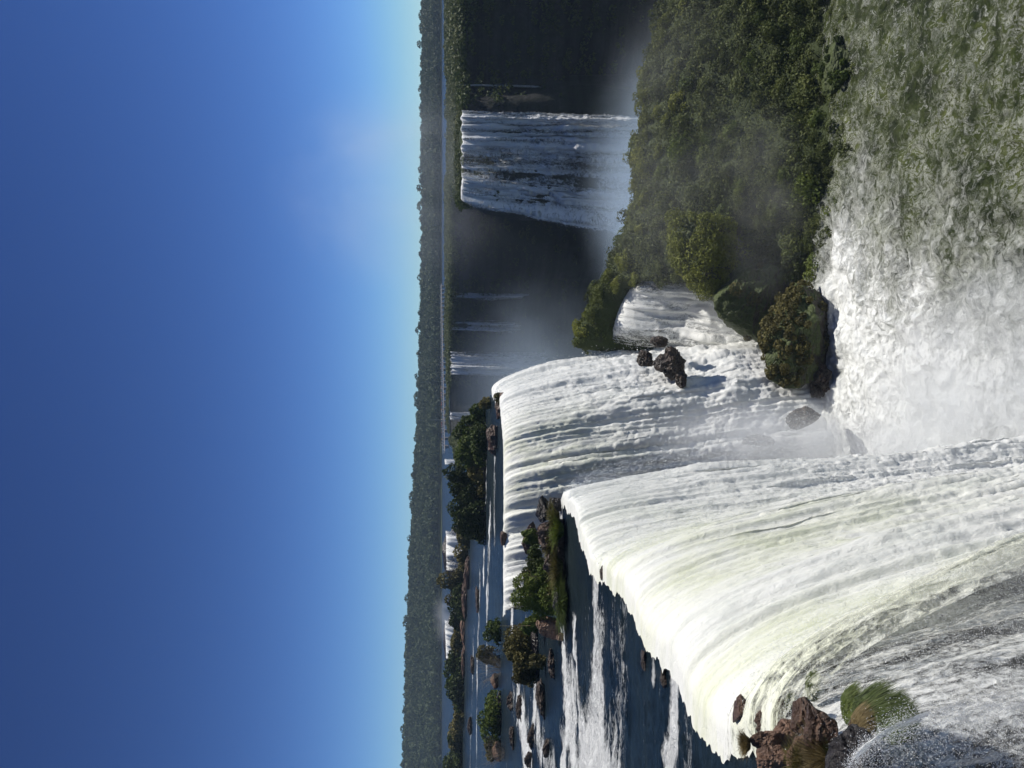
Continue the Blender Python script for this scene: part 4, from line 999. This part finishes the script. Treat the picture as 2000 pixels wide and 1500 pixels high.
P2 = ballistic(cr, np.tile([.9, -.6], (4, 1)), np.array([1.5, 1.8, 2.1, 2.3]), 26000, .3, 1.1, rs, .8)
P12 = np.r_[P1, P2]; d = P12[:, 1]
drops('spray', P12,   .00042 * d * rs.uniform(.4, 1.6, len(d)), rs, 'fine drops flying past the near grassy rocks')
P3 = ballistic(bx, np.tile([.6, -.6], (len(bx), 1)), np.full(len(bx), 3.2), 16000, .3, 1.9, rs)
P4 = ballistic(fc, np.tile([1.0, .0], (nfc, 1)), np.interp(yy, [18, 24, 32, 40, 48], [3.6, 3.2, 2.7, 2.3, 2.1]), 60000, .2, 2.2, rs)
P34 = np.r_[P3, P4]
drops('spray', P34, .0004 * P34[:, 1] * rs.uniform(.5, 1.6, len(P34)), rs, 'drops torn off the big white curtains')

def mist(name, loc, size, dens, nscale, label, thresh=.45, aniso=.2, seed=0, rot=0, tint=(.96, .98, 1)):
    D, Fc = ico(3); o = mesh(name, D * 1.02, Fc); o.location = loc; o.scale = size; o.rotation_euler = (0, 0, rot)
    m = bpy.data.materials.new(label[:40]); m.use_nodes = True; t = m.node_tree; t.nodes.remove(t.nodes['Principled BSDF'])
    pv = t.nodes.new('ShaderNodeVolumePrincipled'); pv.inputs['Color'].default_value = (*tint, 1); pv.inputs['Anisotropy'].default_value = aniso
    tc = t.nodes.new('ShaderNodeTexCoord'); ln = t.nodes.new('ShaderNodeVectorMath'); ln.operation = 'LENGTH'; t.links.new(tc.outputs['Object'], ln.inputs[0])
    fo = t.nodes.new('ShaderNodeMapRange'); fo.interpolation_type = 'SMOOTHSTEP'; t.links.new(ln.outputs['Value'], fo.inputs[0])
    fo.inputs[1].default_value = 1.0; fo.inputs[2].default_value = .15; fo.inputs[3].default_value = 0; fo.inputs[4].default_value = 1
    mp = t.nodes.new('ShaderNodeMapping'); t.links.new(tc.outputs['Object'], mp.inputs[0]); mp.inputs['Location'].default_value = (seed * 3.1, seed * 1.7, 0)
    k = max(size); mp.inputs['Scale'].default_value = tuple(s / k for s in size)
    nz = t.nodes.new('ShaderNodeTexNoise'); t.links.new(mp.outputs[0], nz.inputs['Vector']); nz.inputs['Scale'].default_value = nscale; nz.inputs['Detail'].default_value = 3; nz.inputs['Distortion'].default_value = .5
    mr = t.nodes.new('ShaderNodeMapRange'); t.links.new(nz.outputs['Fac'], mr.inputs[0]); mr.inputs[1].default_value = thresh - .12; mr.inputs[2].default_value = thresh + .2; mr.inputs[3].default_value = 0; mr.inputs[4].default_value = dens
    mu = t.nodes.new('ShaderNodeMath'); mu.operation = 'MULTIPLY'; t.links.new(mr.outputs[0], mu.inputs[0]); t.links.new(fo.outputs[0], mu.inputs[1])
    t.links.new(mu.outputs[0], pv.inputs['Density']); t.links.new(pv.outputs[0], t.nodes['Material Output'].inputs['Volume'])
    o.data.materials.append(m); return tag(o, label, 'mist', kind='stuff')
mist('mist', (-6, 61, -41.5), (10, 13, 9), .22, 2.6, 'white spray cloud boiling up where the curtains meet the plunge river', seed=1)
mist('mist', (-9.5, 78, -40.5), (9.5, 5, 5.5), .45, 2.2, 'dense spray where the back fall strikes the plunge river', thresh=.40, seed=14)
mist('mist', (8, 90, -36), (6, 3.5, 6), .13, 2.2, 'mist rising between the back fall and the mossy knoll', seed=7)
mist('mist', (20, 84, -37), (14, 8, 6), .035, 2.6, 'thin mist drifting over the foot of the bushy bank', seed=2)
mist('mist', (1, 47, -38), (9, 13, 10), .14, 2.6, 'spray cloud under the near curtain', seed=3)
mist('mist', (-4, 56, -24), (3.6, 12, 10), .14, 3.0, 'fine spray hanging off the shoulder of the near curtain', seed=9)
mist('mist', (46, 188, -60), (52, 32, 26), .075, 2.6, 'blue-grey mist filling the canyon below the wide far waterfall', seed=4, tint=(.66, .82, 1))
mist('mist', (66, 262, 12), (40, 30, 48), .016, 1.6, 'faint plume of mist drifting up into the sky above the far waterfall', thresh=.5, seed=5, tint=(.88, .92, 1))
mist('mist', (-5, 320, -42), (55, 70, 40), .012, 2.4, 'thin haze of spray hanging before the far canyon wall', thresh=.4, seed=6, tint=(.65, .8, 1))
mist('mist', (26, 90, -30), (26, 16, 14), .012, 2.0, 'pale spray haze drifting across the bushy bank', thresh=.42, seed=10)
mist('mist', (-5.6, 15.5, -15), (2.6, 5.5, 7), .09, 3.0, 'soft haze of drops in the veil beside the near rocks', seed=11)
mist('mist', (-85, 282, -4), (12, 8, 6), .05, 2.4, 'puff of mist smoking above the farthest cascade', seed=8)

# ---- air
D = 1500.0
V, Q = box_geo((0, D - 30, 10), np.array([1500., 0, 0]), np.array([0, D, 0]), np.array([0, 0, 95.]))
hz = mesh('haze', V, Q, smooth=False)
m = bpy.data.materials.new('haze'); m.use_nodes = True; t = m.node_tree; t.nodes.remove(t.nodes['Principled BSDF'])
pv = t.nodes.new('ShaderNodeVolumePrincipled'); pv.inputs['Color'].default_value = (.58, .76, 1, 1); pv.inputs['Density'].default_value = .00012; pv.inputs['Anisotropy'].default_value = 0
t.links.new(pv.outputs[0], t.nodes['Material Output'].inputs['Volume']); hz.data.materials.append(m); tag(hz, kind='stuff')
